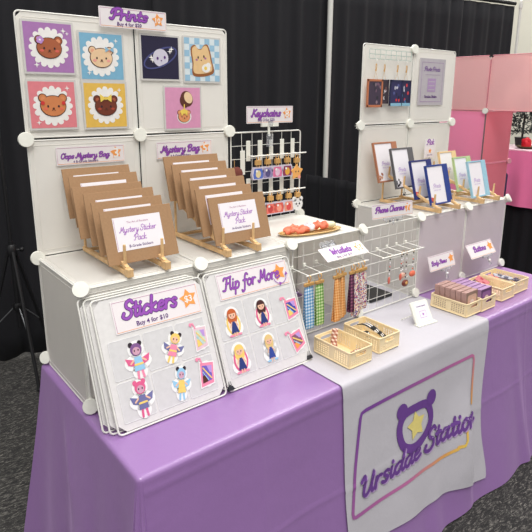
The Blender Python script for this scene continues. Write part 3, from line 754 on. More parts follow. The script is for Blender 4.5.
# ================================================================== WOODEN STANDS AND THEIR CARDS
def stand(label, x, y, w_, depth, z1, slots, group=None, rz=0):
    e = empty('display_stand', label, 'display stand', group, (x, y, T+.001), rz)
    for xx in (0, w_):
        b = MB(); b.bar((xx, .0, .009), (xx, depth, .009), .012, .014, WOOD); b.build('base_rail', e, bevel=.0015)
        b = MB(); b.bar((xx, .0, .022), (xx, depth, z1), .011, .012, WOOD); b.build('slope_rail', e, bevel=.0015)
        b = MB(); b.tube([(xx, depth-.012, .012), (xx, depth-.012, z1-.004)], .0045, WOOD); b.build('rear_post', e, True)
        b = MB(); b.box((xx, -.006, .013), (.018, .024, .024), WOOD); b.build('front_block', e, bevel=.002)
    for fy in (.93, .55):
        b = MB(); b.bar((0, depth*fy, .008), (w_, depth*fy, .008), .012, .009, WOOD); b.build('cross_bar', e, bevel=.001)
    for (yy, h) in slots:
        for xx in (0, w_):
            z = .022+(z1-.022)*max(0, yy)/depth
            b = MB(); b.tube([(xx, yy, z), (xx, yy-.002, z+h)], [.0048, .0042], WOOD, 10); b.build('peg', e, True)
    return e
def envelope(lab, xl, y, z, w_=.224, h_=.157, tilt=19, label=True, sub='B-Grade Stickers', th=.005, slot=''):
    e = empty('kraft_envelope', lab, 'envelope', 'kraft sticker envelopes in the wooden stands', (xl, y, z)); e.rotation_euler = (-R(tilt), 0, 0)
    b = MB(); b.prism([(0, 0), (w_, 0), (w_, h_), (0, h_)], -th, 0, KRAFT, Matrix.Rotation(PI/2, 4, 'X')); b.build('envelope_body', e, bevel=.0008)
    if label:
        lw, lh = .150, .098; x0, z0 = (w_-lw)/2-.004, .036
        a = Art(lambda u, v, l: (u, -.0006-l*LAY, v)); a.rect(x0, z0, x0+lw, z0+lh, PAPER, 0)
        a.rib([(x0+.003, z0+.003), (x0+.003, z0+lh-.003)], .001, PINKINK, 1); cx = x0+lw/2
        ftext(a, 'The Art of Random', cx, z0+lh*.83, lw*.45, PINKINK, 1)
        script(a, 'Mystery Sticker', cx-lw*.40, cx+lw*.37, z0+lh*.54, mat('label_purple', (168, 108, 190), .6), None, wt=.22, l=1, maxh=.010)
        script(a, 'Pack', cx-lw*.13, cx+lw*.13, z0+lh*.27, mat('label_purple', (168, 108, 190), .6), None, wt=.22, l=1, maxh=.010)
        ftext(a, sub, cx, z0+lh*.12, lw*.5, DPURPLE, 1, bold=.01)
        a.build('paper_label', e, recalc=False)
    return e
stand('pale wooden tiered stand holding the leftmost kraft envelopes', .143, .010, .118, .335, .125, [(.018, .062), (.075, .05), (.135, .05), (.195, .05), (.255, .05), (.312, .05)])
stand('pale wooden tiered stand holding the kraft envelopes below the Mystery Bag sign', .476, .005, .120, .335, .145, [(.018, .062), (.075, .05), (.135, .05), (.195, .05), (.255, .05), (.312, .05)])
ordn = ['frontmost', 'second from the front', 'third from the front', 'third from the back', 'second from the back', 'backmost']
for k in range(6):
    f = k/5; y = .040+.262*f; z = T+.030+.093*f-(.006 if k == 3 else 0)
    envelope('kraft envelope, %s in the left wooden stand' % ordn[k], .101-.010*f+(-.012 if k == 3 else 0), y, z, tilt=18-2*f, slot='')
for k in range(6):
    f = k/5; y = .030+.262*f; z = T+.032+.108*f
    envelope('kraft envelope, %s in the stand below Mystery Bag sign' % ordn[k], .456-.016*f-(.012 if k in (1,) else 0), y, z, tilt=18-2*f, sub='A-Grade Stickers', th=.007)

def phoneframe(lab, xl, y, z, c, w_=.150, h_=.178, tilt=16, art=None, rz=0):
    m_ = mat('frame_'+lab.split()[0]+lab.split()[1], c, .5)
    e = empty('framed_card', lab, 'framed card', 'tall coloured photo frames on the right stands', (xl, y, z)); e.rotation_euler = (-R(tilt), 0, rz)
    b = MB(); RX = Matrix.Rotation(PI/2, 4, 'X')
    b.prism([(0, 0), (w_, 0), (w_, h_), (0, h_)], -.012, -.004, m_, RX)
    # rim around the window (wide on the right)
    l_, r2, t_, bo = .006, .038, .007, .007
    for x0, y0, x1, y1 in ((0, 0, l_, h_), (w_-r2, 0, w_, h_), (l_, h_-t_, w_-r2, h_), (l_, 0, w_-r2, bo)): b.prism([(x0, y0), (x1, y0), (x1, y1), (x0, y1)], -.004, 0, m_, RX)
    b.build('frame_body', e, bevel=.0007)
    a = Art(lambda u, v, l: (u, .0032-l*LAY, v)); a.rect(l_, bo, w_-r2, h_-t_, PAPER, 0); cx = (l_+w_-r2)/2
    script(a, 'Prints', cx-.028, cx+.028, h_*.42, mat('pale_lilac_ink', (190, 164, 208), .6), None, wt=.25, l=1); ftext(a, 'phone case', cx, h_*.36, .05, mat('pale_lilac_ink', (190, 164, 208), .6), 1)
    if art == 'flag':
        a.poly([(l_, bo), (l_+.034, bo), (l_+.030, bo+.018), (l_, bo+.020)], col('navy_bit', (50, 60, 130)), 1); a.poly([(l_, bo+.012), (l_+.030, bo+.008), (l_+.028, bo+.024), (l_, bo+.030)], col('red_bit', (214, 84, 70)), 2)
    elif art:
        for q in range(9): a.ell(l_+.006+random.random()*.026, bo+.006+random.random()*.03, .005, .006, art[q % 2], 1+q % 3, 8)
    a.build('insert', e, recalc=False); return e
stand('pale wooden tiered stand under the copper, grey and navy frames', 1.598, -.008, .148, .325, .150, [(.018, .052), (.10, .045), (.19, .045), (.28, .045)])
stand('pale wooden tiered stand under the beige, green and light blue frames', 1.955, -.006, .142, .325, .150, [(.018, .052), (.10, .045), (.19, .045), (.28, .045)])
BR1, BR2 = col('rust_dots', (150, 84, 60)), col('tan_dots', (200, 150, 120))
phoneframe('copper framed card, rearmost on the stand beside the dark wire grid', 1.520, .262, T+.108, (176, 118, 88), w_=.168, h_=.190, art=(BR1, BR2))
phoneframe('charcoal grey framed card between the copper and navy framed ones', 1.542, .176, T+.088, (98, 96, 98), w_=.160, h_=.188, art=(GREYMET, BLACKINK))
phoneframe('navy framed card just behind the front navy one', 1.578, .092, T+.047, (48, 54, 116), w_=.156, h_=.178, art='flag')
phoneframe('bright navy blue framed card at the front of its stand', 1.592, .017, T+.030, (42, 64, 138), w_=.162, h_=.180, art='flag')
phoneframe('beige orange framed card, rearmost on the right stand', 1.935, .190, T+.070, (232, 200, 150), w_=.148, h_=.167)
phoneframe('pale green framed card between the beige and light blue ones', 1.938, .105, T+.045, (184, 206, 150), w_=.150, h_=.172)
phoneframe('light blue framed card at the front of the right stand', 1.922, .014, T+.028, (156, 200, 218), w_=.156, h_=.178)

# ================================================================== STICKER RACKS leaning on the left cubes
UPV = Vector((0, .14, .338)).normalized()
def rack(label, x0, yb, yt, w_=.340, h_=.360, group=None):
    """wire framed page leaning from the table to the cube edge"""
    M = frame((x0+w_/2, yb, TZ+.005), X3, Vector((0, yt-yb, math.sqrt(h_*h_-(yt-yb)**2)))); e = empty('sticker_rack', label, 'display panel', group); e.matrix_world = M
    b = MB(); b.tube([(x, y+h_/2, 0) for x, y in rrect(w_/2, h_/2, .012)], .0026, WIRE, 8, closed=True); b.build('wire_frame', e, True)
    hw, hh = w_/2-.004, h_/2-.004; c = .020
    b = MB(); b.prism([(x, y+h_/2) for x, y in [(hw-c, hh), (-hw+c, hh), (-hw, hh-c), (-hw, -hh+c), (-hw+c, -hh), (hw-c, -hh), (hw, -hh+c), (hw, hh-c)]], -.002, -.0005, mat('pocket_backing', (220, 218, 216), .3)); b.build('backing_sheet', e)
    return e
def pockets(e, cols, rows, x0, x1, y0, y1):
    b = MB(); dx = (x1-x0)/cols; dy = (y1-y0)/rows; m_ = mat('pocket_film', (210, 209, 209), .12)
    for i in range(cols):
        for j in range(rows):
            a_ = (x0+i*dx+.004, y0+j*dy+.004, x0+(i+1)*dx-.004, y0+(j+1)*dy-.004)
            q = rrect((a_[2]-a_[0])/2, (a_[3]-a_[1])/2, .004); cx, cy = (a_[0]+a_[2])/2, (a_[1]+a_[3])/2
            b.prism([(x+cx, y+cy) for x, y in q], -.0005, .0006, m_)
            b.tube([(x+cx, y+cy, .0006) for x, y in q], .0007, mat('pocket_seam', (232, 232, 234), .15), 4, closed=True)
    b.build('pocket_page', e)
rack('white wire-framed panel, rearmost in the Stickers stack', -.014, -.128, -.010)
rack('white wire-framed panel in the middle of the Stickers stack', -.002, -.146, -.018)
rs = rack('clear pocket panel headed Stickers with bear girl stickers in it', .014, -.165, -.026)
pockets(rs, 3, 2, -.152, .152, .020, .245)
rack('white wire-framed panel, rearmost in the Flip for More stack', .354, -.140, -.014)
rf = rack('clear pocket panel headed Flip for More with doll stickers in it', .366, -.162, -.024)
pockets(rf, 3, 2, -.155, .155, .030, .262)
def head(parent, x0, x1, y0, y1, text, sub, price, arrow=False, **kw):
    w_, h_ = x1-x0, y1-y0; M = Matrix.Translation(((x0+x1)/2, (y0+y1)/2, .0016))
    b = MB(); b.prism([(-w_/2, -h_/2), (w_/2, -h_/2), (w_/2, h_/2), (-w_/2, h_/2)], -.0012, 0, CARD, M); hd = b.build('heading_card', parent)
    signart(hd, w_, h_, text, sub, price=price, M=M, **kw)
    if arrow:
        a = Art(lambda u, v, l: tuple(M @ Vector((u, v, l*LAY)))); c = (w_*.36, -h_*.08); rr = h_*.34
        for s0, s1 in ((-2.9, -1.75), (-1.45, -.1)):
            a.rib([(c[0]+rr*math.cos(s0+(s1-s0)*k/12), c[1]+rr*math.sin(s0+(s1-s0)*k/12)) for k in range(13)], .0022, PURPLE, 9)
        a.poly([(c[0]+rr-.006, c[1]-.004), (c[0]+rr+.007, c[1]-.002), (c[0]+rr+.001, c[1]+.009)], PURPLE, 9)
        a.poly([(c[0]-.008, c[1]-rr+.007), (c[0]-.007, c[1]-rr-.007), (c[0]+.004, c[1]-rr+.001)], PURPLE, 9)
        a.build('flip_arrows', hd, recalc=False)
head(rs, -.119, .152, .256, .346, 'Stickers', 'Buy 4 for $10', '$3', tx=(.10, .72), ty=.42, wt=.29, maxh=.024)
head(rf, -.128, .156, .270, .352, 'Flip for More', None, '', arrow=True, tx=(.06, .86), ty=.34, wt=.23, maxh=.024)
SK = col('sticker_skin', (236, 190, 160)); PINK = col('sticker_pink', (236, 140, 170)); HOT = col('sticker_hot_pink', (222, 96, 142)); LB = col('sticker_light_blue', (150, 200, 230))
NV = col('sticker_navy', (40, 56, 120)); GR = col('sticker_grey_blue', (110, 112, 160)); LIL = col('sticker_lilac', (186, 150, 216)); SY = col('sticker_yellow', (240, 206, 110)); STW = col('sticker_white', (240, 240, 238))
def sticker(lab, rk, u, v, w_, h_, draw, rot=0, grp='stickers in the leaning pocket panels', wname='sticker'):
    x0 = rk.matrix_world; M = x0 @ Matrix.Translation((u, v, .0022)) @ Matrix.Rotation(rot, 4, 'Z')
    e = empty(wname, lab, 'sticker', grp); e.matrix_world = M
    a = Art(); draw(a, w_*.57, h_*.55); pts = a.outline
    b = MB()
    for (cx, cy, ra, rb) in pts:
        b.prism([(cx+ra*math.cos(k*PI/9), cy+rb*math.sin(k*PI/9)) for k in range(18)], -.0006, -.0002, STW)
    b.build('white_border', e); a.build('picture', e, recalc=False); return e
def dollf(hair, dress, ring, longh=True, acc=None):
    def f(a, w, h):
        a.outline = [(0, h*.45, w*.75, h*.55), (0, -h*.45, w*.95, h*.55), (0, 0, w*.8, h*.7)]
        if ring: a.ell(0, -h*.15, w*.72, h*.72, ring, 1, 22); a.ell(0, -h*.15, w*.55, h*.58, col('ring_fill', (246, 224, 206)), 2, 20)
        if longh: a.ell(0, h*.30, w*.50, h*.48, hair, 3, 18)
        a.ell(0, h*.52, w*.48, h*.34, hair, 4, 20)
        a.poly([(-w*.18, h*.02), (w*.18, h*.02), (w*.22, -h*.2), (w*.42, -h*.72), (-w*.42, -h*.72), (-w*.22, -h*.2)], dress, 5)
        for s_ in (-1, 1):
            a.rib([(s_*w*.18, -h*.02), (s_*w*.40, -h*.28)], w*.11, SK, 5); a.rib([(s_*w*.12, -h*.72), (s_*w*.12, -h*.9)], w*.12, SK, 5)
            a.ell(s_*w*.15, h*.42, w*.055, h*.045, BLACKINK, 8, 8)
        a.ell(0, h*.44, w*.36, h*.24, SK, 6, 18); a.poly([(-w*.38, h*.55), (w*.38, h*.55), (w*.2, h*.78), (-w*.2, h*.78)], hair, 7)
        a.rib([(-w*.06, h*.31), (w*.06, h*.31)], w*.05, HOT, 8)
        a.rib([(-w*.55, -h*.85), (w*.55, -h*.85)], w*.18, acc or PINK, 3)
    return f
def framef(c1, c2, c3):
    def f(a, w, h):
        a.outline = [(w*.1, -h*.1, w*.80, h*.82)]
        a.poly([(-w*.75, -h*.95), (w*.80, -h*.78), (w*.95, h*.62), (-w*.62, h*.70)], STW, 1)
        a.poly([(-w*.66, -h*.86), (w*.72, -h*.70), (w*.86, h*.55), (-w*.54, h*.62)], c1, 2)
        a.poly([(-w*.46, -h*.64), (w*.54, -h*.50), (w*.64, h*.38), (-w*.38, h*.44)], c2, 3)
        a.poly([(-w*.46, -h*.64), (w*.10, -h*.56), (-w*.10, -h*.1), (-w*.43, -h*.2)], c3, 4)
        a.poly([(w*.1, h*.42), (w*.64, h*.38), (w*.58, -h*.1), (w*.34, 0)], LIL, 4)
        a.rib([(-w*.30, h*.30), (w*.48, -h*.40)], w*.12, SY, 5); a.rib([(-w*.36, h*.05), (w*.15, -h*.48)], w*.08, LB, 5)
        a.rib([(-w*.85, h*.95), (-w*.5, h*.92), (-w*.35, h*.60)], w*.16, PINK, 3); a.ell(-w*.8, h*.88, w*.16, h*.12, PINK, 4, 12)
    return f
def beargirlf(hair, body, wing, legs):
    def f(a, w, h):
        a.outline = [(0, h*.55, w*.6, h*.45), (0, -h*.1, w*1.0, h*.45), (0, -h*.55, w*.55, h*.45)]
        for s_ in (-1, 1):
            a.ell(s_*w*.33, h*.82, w*.17, h*.14, BLACKINK if hair is not HOT else HOT, 2, 12)
            a.poly([(s_*w*.1, -h*.0), (s_*w*.9, h*.22), (s_*w*.75, -h*.15), (s_*w*.4, -h*.25)], wing, 2)
            a.rib([(s_*w*.15, -h*.5), (s_*w*.2, -h*.88)], w*.17, legs, 3)
            a.rib([(s_*w*.2, h*.1), (s_*w*.55, -h*.1)], w*.12, SK, 3); a.ell(s_*w*.14, h*.5, w*.05, h*.05, BLACKINK, 7, 8)
        a.ell(0, h*.55, w*.42, h*.32, hair, 4, 18); a.ell(0, h*.47, w*.28, h*.2, col('face_mauve', (206, 160, 180)) if hair is not SY else SK, 5, 16)
        a.poly([(-w*.25, h*.18), (w*.25, h*.18), (w*.38, -h*.52), (-w*.38, -h*.52)], body, 4); a.rib([(-w*.28, -h*.2), (w*.28, -h*.2)], w*.14, SY, 5)
    return f
def st(r, x, v): return (x-r.matrix_world.translation.x, v-.004)
MAU = col('hair_mauve', (126, 84, 140))
for lab, r, x, v, w_, h_, fn, ro in (
    ('bear-eared girl sticker with dark buns, top left of Stickers panel', rs, .108, .180, .070, .098, beargirlf(MAU, LB, HOT, PINK), 0),
    ('yellow-haired winged sticker in middle top of Stickers panel', rs, .218, .184, .064, .085, beargirlf(SY, PINK, GR, SY), -.45),
    ('shiny pastel box sticker at top right of Stickers panel', rs, .308, .192, .050, .082, framef(col('holo_a', (228, 196, 206)), col('holo_b', (200, 214, 196)), SY), .0),
    ('pink horned sticker with grey wings, bottom left of Stickers panel', rs, .096, .078, .066, .098, beargirlf(HOT, GR, GR, HOT), 0),
    ('blue-haired girl sticker in the lower middle of Stickers panel', rs, .218, .080, .056, .090, beargirlf(LB, SY, LB, LB), -.2),
    ('purple shiny frame sticker at lower right of Stickers panel', rs, .302, .086, .055, .085, framef(PINK, col('holo_violet', (110, 96, 190)), DK), -.1),
    ('red-haired doll sticker in navy dress, top left of Flip panel', rf, .434, .203, .062, .088, dollf(col('hair_red', (196, 96, 46)), NV, SY), 0),
    ('dark-haired doll sticker in red hat, top middle of Flip panel', rf, .549, .205, .062, .088, dollf(col('hair_black_brown', (70, 34, 34)), NV, HOT, acc=PINK), 0),
    ('pink framed sticker with blue shine, top right of Flip panel', rf, .667, .195, .062, .078, framef(PINK, col('deep_blue_shine', (56, 72, 170)), SY), .1),
    ('blonde doll sticker in pink ring, bottom left of Flip panel', rf, .430, .090, .064, .090, dollf(SY, NV, HOT), 0),
    ('blonde doll sticker in long blue dress, lower middle of Flip panel', rf, .548, .091, .058, .088, dollf(col('hair_pale', (226, 196, 130)), col('dress_blue', (44, 70, 150)), None, acc=LB), 0),
    ('pink framed sticker with purple stripes, bottom right of Flip panel', rf, .660, .086, .062, .078, framef(PINK, col('brown_shine', (128, 86, 110)), ORANGE), .3)):
    u, vv = st(r, x, v); sticker(lab, r, u, vv, w_, h_, fn, ro)
# dark binder clips on the panels
def binder(lab, rk, u, v):
    e = empty('binder_clip', lab, 'clip', 'dark clips on the flip panel'); e.matrix_world = rk.matrix_world @ Matrix.Translation((u, v, .004))
    b = MB(); b.prism([(-.011, -.006), (.011, -.006), (.007, .006), (-.007, .006)], -.004, .004, mat('clip_dark', (44, 46, 52), .3)); b.build('clip_body', e)
    b = MB(); b.tube([(-.006, .006, 0), (-.003, .02, .002), (.003, .02, .002), (.006, .006, 0)], .0009, GREYMET, 6); b.build('clip_handle', e, True)
binder('dark clip at the lower left corner of the Flip panel', rf, -.165, .010)
binder('dark clip at the lower right corner of the Flip panel', rf, .160, .012)

# ================================================================== KEYCHAINS
def hookrow(lab, z, n, x0=.812, x1=1.102, y=.325, grp=None):
    e = empty('hook_rack', lab, 'hook rack', grp, (x0, S-.004, z)); L = x1-x0
    b = MB(); b.tube([(0, y-S, 0), (L, y-S, .0)], .0028, WIRE); b.build('front_rod', e, True)
    for k in range(n):
        xx = L*(k+.25)/n
        b = MB(); b.box((xx, -.008, .018), (.020, .003, .080), CONN); b.tube([(xx, -.006, -.0), (xx, y-S, 0)], .0022, WIRE, 6); b.build('hook', e, bevel=.0008)
    return e
hookrow('upper white hook rack on the keychain grid', 1.392, 5)
hookrow('lower white hook rack on the keychain grid', 1.242, 5)
# the first paddle hangs alone at the left
e = empty('price_tag', 'blank white hanging tag left of the keychains', 'tag', None, (.800, S-.010, 1.375)); b = MB(); b.box((0, 0, -.01), (.022, .003, .095), CONN); b.build('tag_card', e, bevel=.001)
b = MB(); b.tube([(0, .002, .03), (0, .004, .05)], .002, WIRE); b.build('tag_hook', e, True)
def keychain(lab, x, z, c1, c2, n=2, y=.322, grp='keychains on the upright grid', kind=0, s_=1.0):
    e = empty('keychain', lab, 'keychain', grp, (x, y, z))
    b = MB(); b.tube([(.006*math.cos(t), .001, -.006+.008*math.sin(t)) for t in [k*2*PI/12 for k in range(12)]], .0016, GOLD, 6, closed=True)
    b.box((0, 0, -.02), (.020, .009, .014), GOLD); b.tube([(0, 0, -.013), (.003, 0, -.028)], .002, GOLD, 6)
    b.tube([(.005*math.cos(t), 0, -.030+.005*math.sin(t)) for t in [k*2*PI/10 for k in range(10)]], .0012, GOLD, 6, closed=True); b.build('clasp', e, True)
    e.scale = (1.3, 1.2, 1.3)
    m1, m2 = mat('charm_'+str(c1), c1, .25), mat('charm_'+str(c2), c2, .25); RX = Matrix.Rotation(PI/2, 4, 'X')
    b = MB(); h = .038*s_
    if kind == 0:
        P = [(-.021, -h), (.021, -h), (.024, -.6*h), (.018, 0), (-.018, 0), (-.024, -.6*h)]
        for q in range(n): b.prism([(px, pz-.034) for px, pz in P], -.002+q*-.006, .001+q*-.006, mat('charm_edge', (206, 200, 214), .2), RX)
        ch = b.build('charm', e); a = Art(lambda u, v, l: (u, -.0012-l*LAY, v)); a.poly([(px*.8, pz*.82-.038) for px, pz in P], m1, 0); a.ell(0, -.034-h*.55, .010, .012, m2, 1, 12)
        a.ell(-.006, -.034-h*.3, .004, .004, WINK, 2, 8); a.build('charm_print', ch, recalc=False)
    elif kind == 1:
        P = []
        for k in range(10): an = PI/2+k*PI/5; q = .028 if k % 2 == 0 else .017; P.append((q*math.cos(an), q*math.sin(an)-.058))
        b.prism(P, -.002, .002, m1, RX); ch = b.build('charm', e, bevel=.0015); a = Art(lambda u, v, l: (u, -.0022-l*LAY, v)); a.ell(-.005, -.056, .002, .003, BLACKINK, 1, 8); a.ell(.006, -.056, .002, .003, BLACKINK, 1, 8); a.ell(.010, -.074, .006, .006, m2, 1, 8); a.build('charm_print', ch, recalc=False)
    else:
        b.prism([(x_*.022, z_*.02-.052) for x_, z_ in [(math.cos(k*PI/8), math.sin(k*PI/8)) for k in range(16)]], -.002, .002, m1, RX)
        for s2 in (-1, 1): b.prism([(s2*.014+x_*.008, z_*.008-.034) for x_, z_ in [(math.cos(k*PI/6), math.sin(k*PI/6)) for k in range(12)]], -.002, .002, m1, RX)
        ch = b.build('charm', e); a = Art(lambda u, v, l: (u, -.0022-l*LAY, v)); a.ell(-.007, -.05, .003, .004, BLACKINK, 1, 8); a.ell(.007, -.05, .003, .004, BLACKINK, 1, 8); a.ell(0, -.058, .003, .002, BLACKINK, 1, 8); a.build('charm_print', ch, recalc=False)
    return e
Z1, Z2 = 1.392, 1.242
keychain('blue square keychain at the left of the upper keychain row', .848, Z1, (92, 116, 196), (222, 206, 160))
keychain('lavender keychain second in the upper keychain row', .897, Z1, (150, 140, 180), (90, 84, 130))
keychain('pink keychain in the middle of the upper keychain row', .947, Z1, (218, 120, 160), (220, 190, 210))
keychain('maroon and gold keychain fourth in the upper row', 1.000, Z1, (140, 66, 96), (226, 170, 70))
keychain('orange star bear keychain at the right of upper row', 1.052, Z1-.004, (236, 174, 100), (240, 160, 150), kind=1)
keychain('grey keychain at the left of the lower keychain row', .866, Z2, (150, 140, 150), (60, 56, 70))
keychain('coral keychain second in the lower keychain row', .912, Z2, (222, 110, 96), (190, 60, 60), s_=1.0)
keychain('coral red keychain in the middle of the lower row', .958, Z2, (214, 96, 84), (230, 150, 130), s_=1.0)
keychain('peach keychain fourth in the lower keychain row', 1.010, Z2, (222, 150, 126), (210, 80, 80))
keychain('white panda face keychain at the right of lower row', 1.060, Z2, (228, 228, 226), (40, 40, 40), kind=2)
e = empty('plush_charm', 'dark red-brown plush charm hanging behind the grid at left', 'charm', None, (.765, S-.02, T+.20))
RB = mat('red_brown_plush', (110, 56, 48), .9, bump=.5); b = MB(); b.ball((0, 0, 0), .030, RB, jit=.06, sq=(.9, .5, 1)); b.ball((.005, 0, -.045), .026, mat('dark_plush', (52, 34, 36), .9), jit=.06, sq=(.9, .5, 1)); b.build('plush_body', e, True)
b = MB(); b.tube([(0, .016, .028), (0, .018, .06)], .001, GOLD); b.build('loop', e, True)

# ================================================================== TRAY WITH SCRUNCHIES
tx, ty, trz = .912, .080, math.atan2(-.045, .262)
def trp(u, v, z=0): c, s_ = math.cos(trz), math.sin(trz); return (tx+u*c-v*s_, ty+u*s_+v*c, T+z)
tr = empty('tray', 'long narrow gold leaf shaped tray on top of the grid-fronted cube', 'tray', None, (tx, ty, T+.0), trz)
b = MB(); n = 40; vs = []; fs = []
for sc_, z in ((.9, .0), (1.0, .007), (.97, .008), (.86, .0035)):
    for k in range(n): an = 2*PI*k/n; vs.append((.138*sc_*math.cos(an), .050*sc_*math.copysign(abs(math.sin(an))**.85, math.sin(an)), z))
for j in range(3):
    for k in range(n): l = (k+1) % n; fs.append((j*n+k, j*n+l, (j+1)*n+l, (j+1)*n+k))
fs.append(list(range(n))); fs.append([3*n+k for k in range(n)])
b.add(vs, fs, mat('gold_leaf_tray', (206, 174, 118), .35, metal=.45)); b.build('dish', tr, True)
b = MB(); b.tube([(-.12, 0, .005), (.12, 0, .005)], .0012, GOLD, 6)
for k in range(-4, 5): b.tube([(k*.026, 0, .005), (k*.026+.012, .026, .006)], .0008, GOLD, 5); b.tube([(k*.026, 0, .005), (k*.026+.012, -.026, .006)], .0008, GOLD, 5)
b.build('leaf_veins', tr, True)
def scrunchie(lab, u, rr, c, z=.022, el=1.0, name='scrunchie'):
    m_ = mat('scrunchie_'+str(c), c, .8, var=.12, scale=90, bump=.6); b = MB(); n, k2 = 64, 12; vs = []; fs = []
    for i in range(n):
        a_ = 2*PI*i/n; wob = 1+.22*math.sin(a_*13)+.08*math.sin(a_*29+1)
        for j in range(k2):
            q = 2*PI*j/k2; r0 = .011*wob
            ro = rr*(1+.12*math.sin(a_*3+u*40)); vs.append(((ro+r0*math.cos(q))*math.cos(a_)*el, (ro+r0*math.cos(q))*math.sin(a_)*.9, r0*.85*math.sin(q)+.004*math.sin(a_*5)))
    for i in range(n):
        for j in range(k2): i2 = (i+1) % n; j2 = (j+1) % k2; fs.append((i*k2+j, i2*k2+j, i2*k2+j2, i*k2+j2))
    b.add(vs, fs, m_); o = b.build(name, smooth=True); p = trp(u, 0, z); o.location = p; o.rotation_euler = (0, 0, trz)
    return tag(o, lab, 'scrunchie', 'scrunchies in the gold tray')
scrunchie('large coral scrunchie at the left of the gold tray', -.062, .026, (240, 134, 106), z=.018, el=1.40)
scrunchie('white scrunchie between the two coral ones in the tray', -.008, .013, (232, 230, 236), z=.020)
scrunchie('smaller coral scrunchie right of the white one in the tray', .043, .016, (238, 130, 102), z=.023, el=1.25)
e = empty('hair_claw', 'pearly gold hair claw at the right end of the tray', 'hair clip', None, trp(.092, 0, .010), trz)
b = MB(); b.ball((0, 0, .010), .024, mat('pearl_shell', (222, 216, 180), .25), sq=(1, .7, .55)); b.build('claw_body', e, True)
b = MB()
for k in range(5): b.tube([(-.016+k*.008, -.012, .006), (-.016+k*.008, -.018, -.002)], .0014, GOLD, 6)
b.build('claw_teeth', e, True)
# thin gold clips at the left tip
e = empty('hair_pin', 'small gold hair pin at the left tip of the tray', 'hair pin', None, trp(-.118, 0, .009), trz)
b = MB(); b.tube([(-.012, -.006, 0), (.006, -.008, .003), (.006, .006, .003), (-.012, .004, 0)], .0016, GOLD, 6); b.ball((-.012, -.001, .001), .004, GOLD); b.build('pin_wire', e, True)

# ================================================================== WRISTLETS AND PHONE CHARMS
def prongrack(lab, x0, x1, z, n, yo=-.088):
    e = empty('hook_rack', lab, 'hook rack', None, (x0, -.008, z)); L = x1-x0
    b = MB(); b.tube([(-.012, yo, 0), (L+.008, yo, 0)], .0026, WIRE); b.build('front_rod', e, True)
    for k in range(n):
        xx = L*k/(n-1); b = MB(); b.tube([(xx, 0, .004), (xx, yo, 0)], .0024, WIRE, 6); b.box((xx, .0, .006), (.012, .006, .014), CONN); b.build('prong', e, bevel=.0006)
    return e
prongrack('white pronged hook rack that the gingham wristlets hang from', .744, 1.040, 1.028, 6)
prongrack('white pronged hook rack that the phone charms hang from', 1.140, 1.385, 1.018, 5)
GB = check_mat('blue_gingham', (74, 140, 196), (226, 234, 240), (140, 186, 220), 560)
GGn = check_mat('green_gingham', (88, 150, 52), (222, 232, 190), (150, 190, 110), 560)
GO = check_mat('orange_gingham', (206, 128, 60), (232, 186, 130), (222, 158, 92), 640)
GP = check_mat('plum_stripe', (70, 28, 58), (150, 90, 120), (96, 48, 80), 500)
SPK = speckle_mat('rainbow_dot_cloth', [(230, 226, 226), (200, 92, 110), (232, 226, 222), (90, 90, 150), (226, 216, 210), (140, 70, 110), (230, 200, 150)], 260)
GBR = check_mat('brown_gingham', (150, 84, 62), (236, 214, 196), (190, 140, 120), 620)
GBK = check_mat('black_dotted', (230, 226, 220), (20, 20, 22), (22, 22, 24), 520)
def wristlet(lab, x, z, m_, L=.165, w_=.030, sw=0.0, y=-.096, rz=0.0, loops=1):
    e = empty('wristlet', lab, 'wristlet', 'fabric wristlets on the hook rack', (x, y, z), rz)
    b = MB(); b.tube([(.001, .008*math.cos(t), -.006+.010*math.sin(t)) for t in [k*2*PI/12 for k in range(12)]], .0018, GOLD, 6, closed=True); b.tube([(0, 0, -.014), (0, 0, -.024)], .004, GOLD, 8); b.build('clasp', e, True)
    b = MB(); b.box((0, 0, -.028), (w_, .009, .011), GOLD); b.build('end_clamp', e, bevel=.0015)
    b = MB(); n = 24
    for lp in range(loops):
        prof = []
        o_ = (lp-(loops-1)/2)
        for k in range(n+1):
            t = k/n; a_ = t*2*PI
            prof.append((.003*math.sin(a_)+.010*math.sin(t*PI)*math.copysign(1, .5-t)+sw*math.sin(t*PI)+o_*.012*math.sin(t*PI), -.032-L*math.sin(t*PI)**.8))
        vs = []; fs = []
        for k, (dy, zz) in enumerate(prof):
            dx = (sw*.7+o_*.018)*math.sin(k/n*PI); wz = w_/2*(.92-.1*math.sin(k/n*PI))/(1 if loops == 1 else 1.35)
            tw = .25*math.sin(k/n*PI*2+lp)*(.5 if loops == 1 else 1)
            for s_ in (-1, 1): vs.append((dx+s_*wz*math.cos(tw)+o_*.004, dy*.8+s_*wz*math.sin(tw)+o_*.004, zz))
        for k in range(n): fs.append((2*k, 2*k+1, 2*k+3, 2*k+2))
        b.add(vs, fs, m_)
    b.build('fabric_strap', e, True, solid=.0022); return e
wristlet('blue gingham wristlet, leftmost on the hook rack', 0.746, 1.026, GB, L=.158, w_=.044)
wristlet('green gingham wristlet beside the blue one', 0.796, 1.024, GGn, L=.155, w_=.040)
wristlet('orange gingham wristlet just right of the green one', 0.885, 1.024, GO, L=.158, w_=.042, sw=-.006, loops=2)
wristlet('orange gingham wristlet with splayed loops beside the plum one', 0.916, 1.024, GO, L=.160, w_=.040, sw=.008, loops=2, y=-.090)
wristlet('dark plum striped wristlet hanging between orange and dotted ones', 0.962, 1.024, GP, L=.150, w_=.030, sw=.003)
wristlet('rainbow dotted white wristlet next to the plum one', 0.988, 1.024, SPK, L=.165, w_=.036, sw=-.004, loops=2)
wristlet('rainbow dotted white wristlet, rightmost on the rack', 1.020, 1.026, SPK, L=.152, w_=.040)
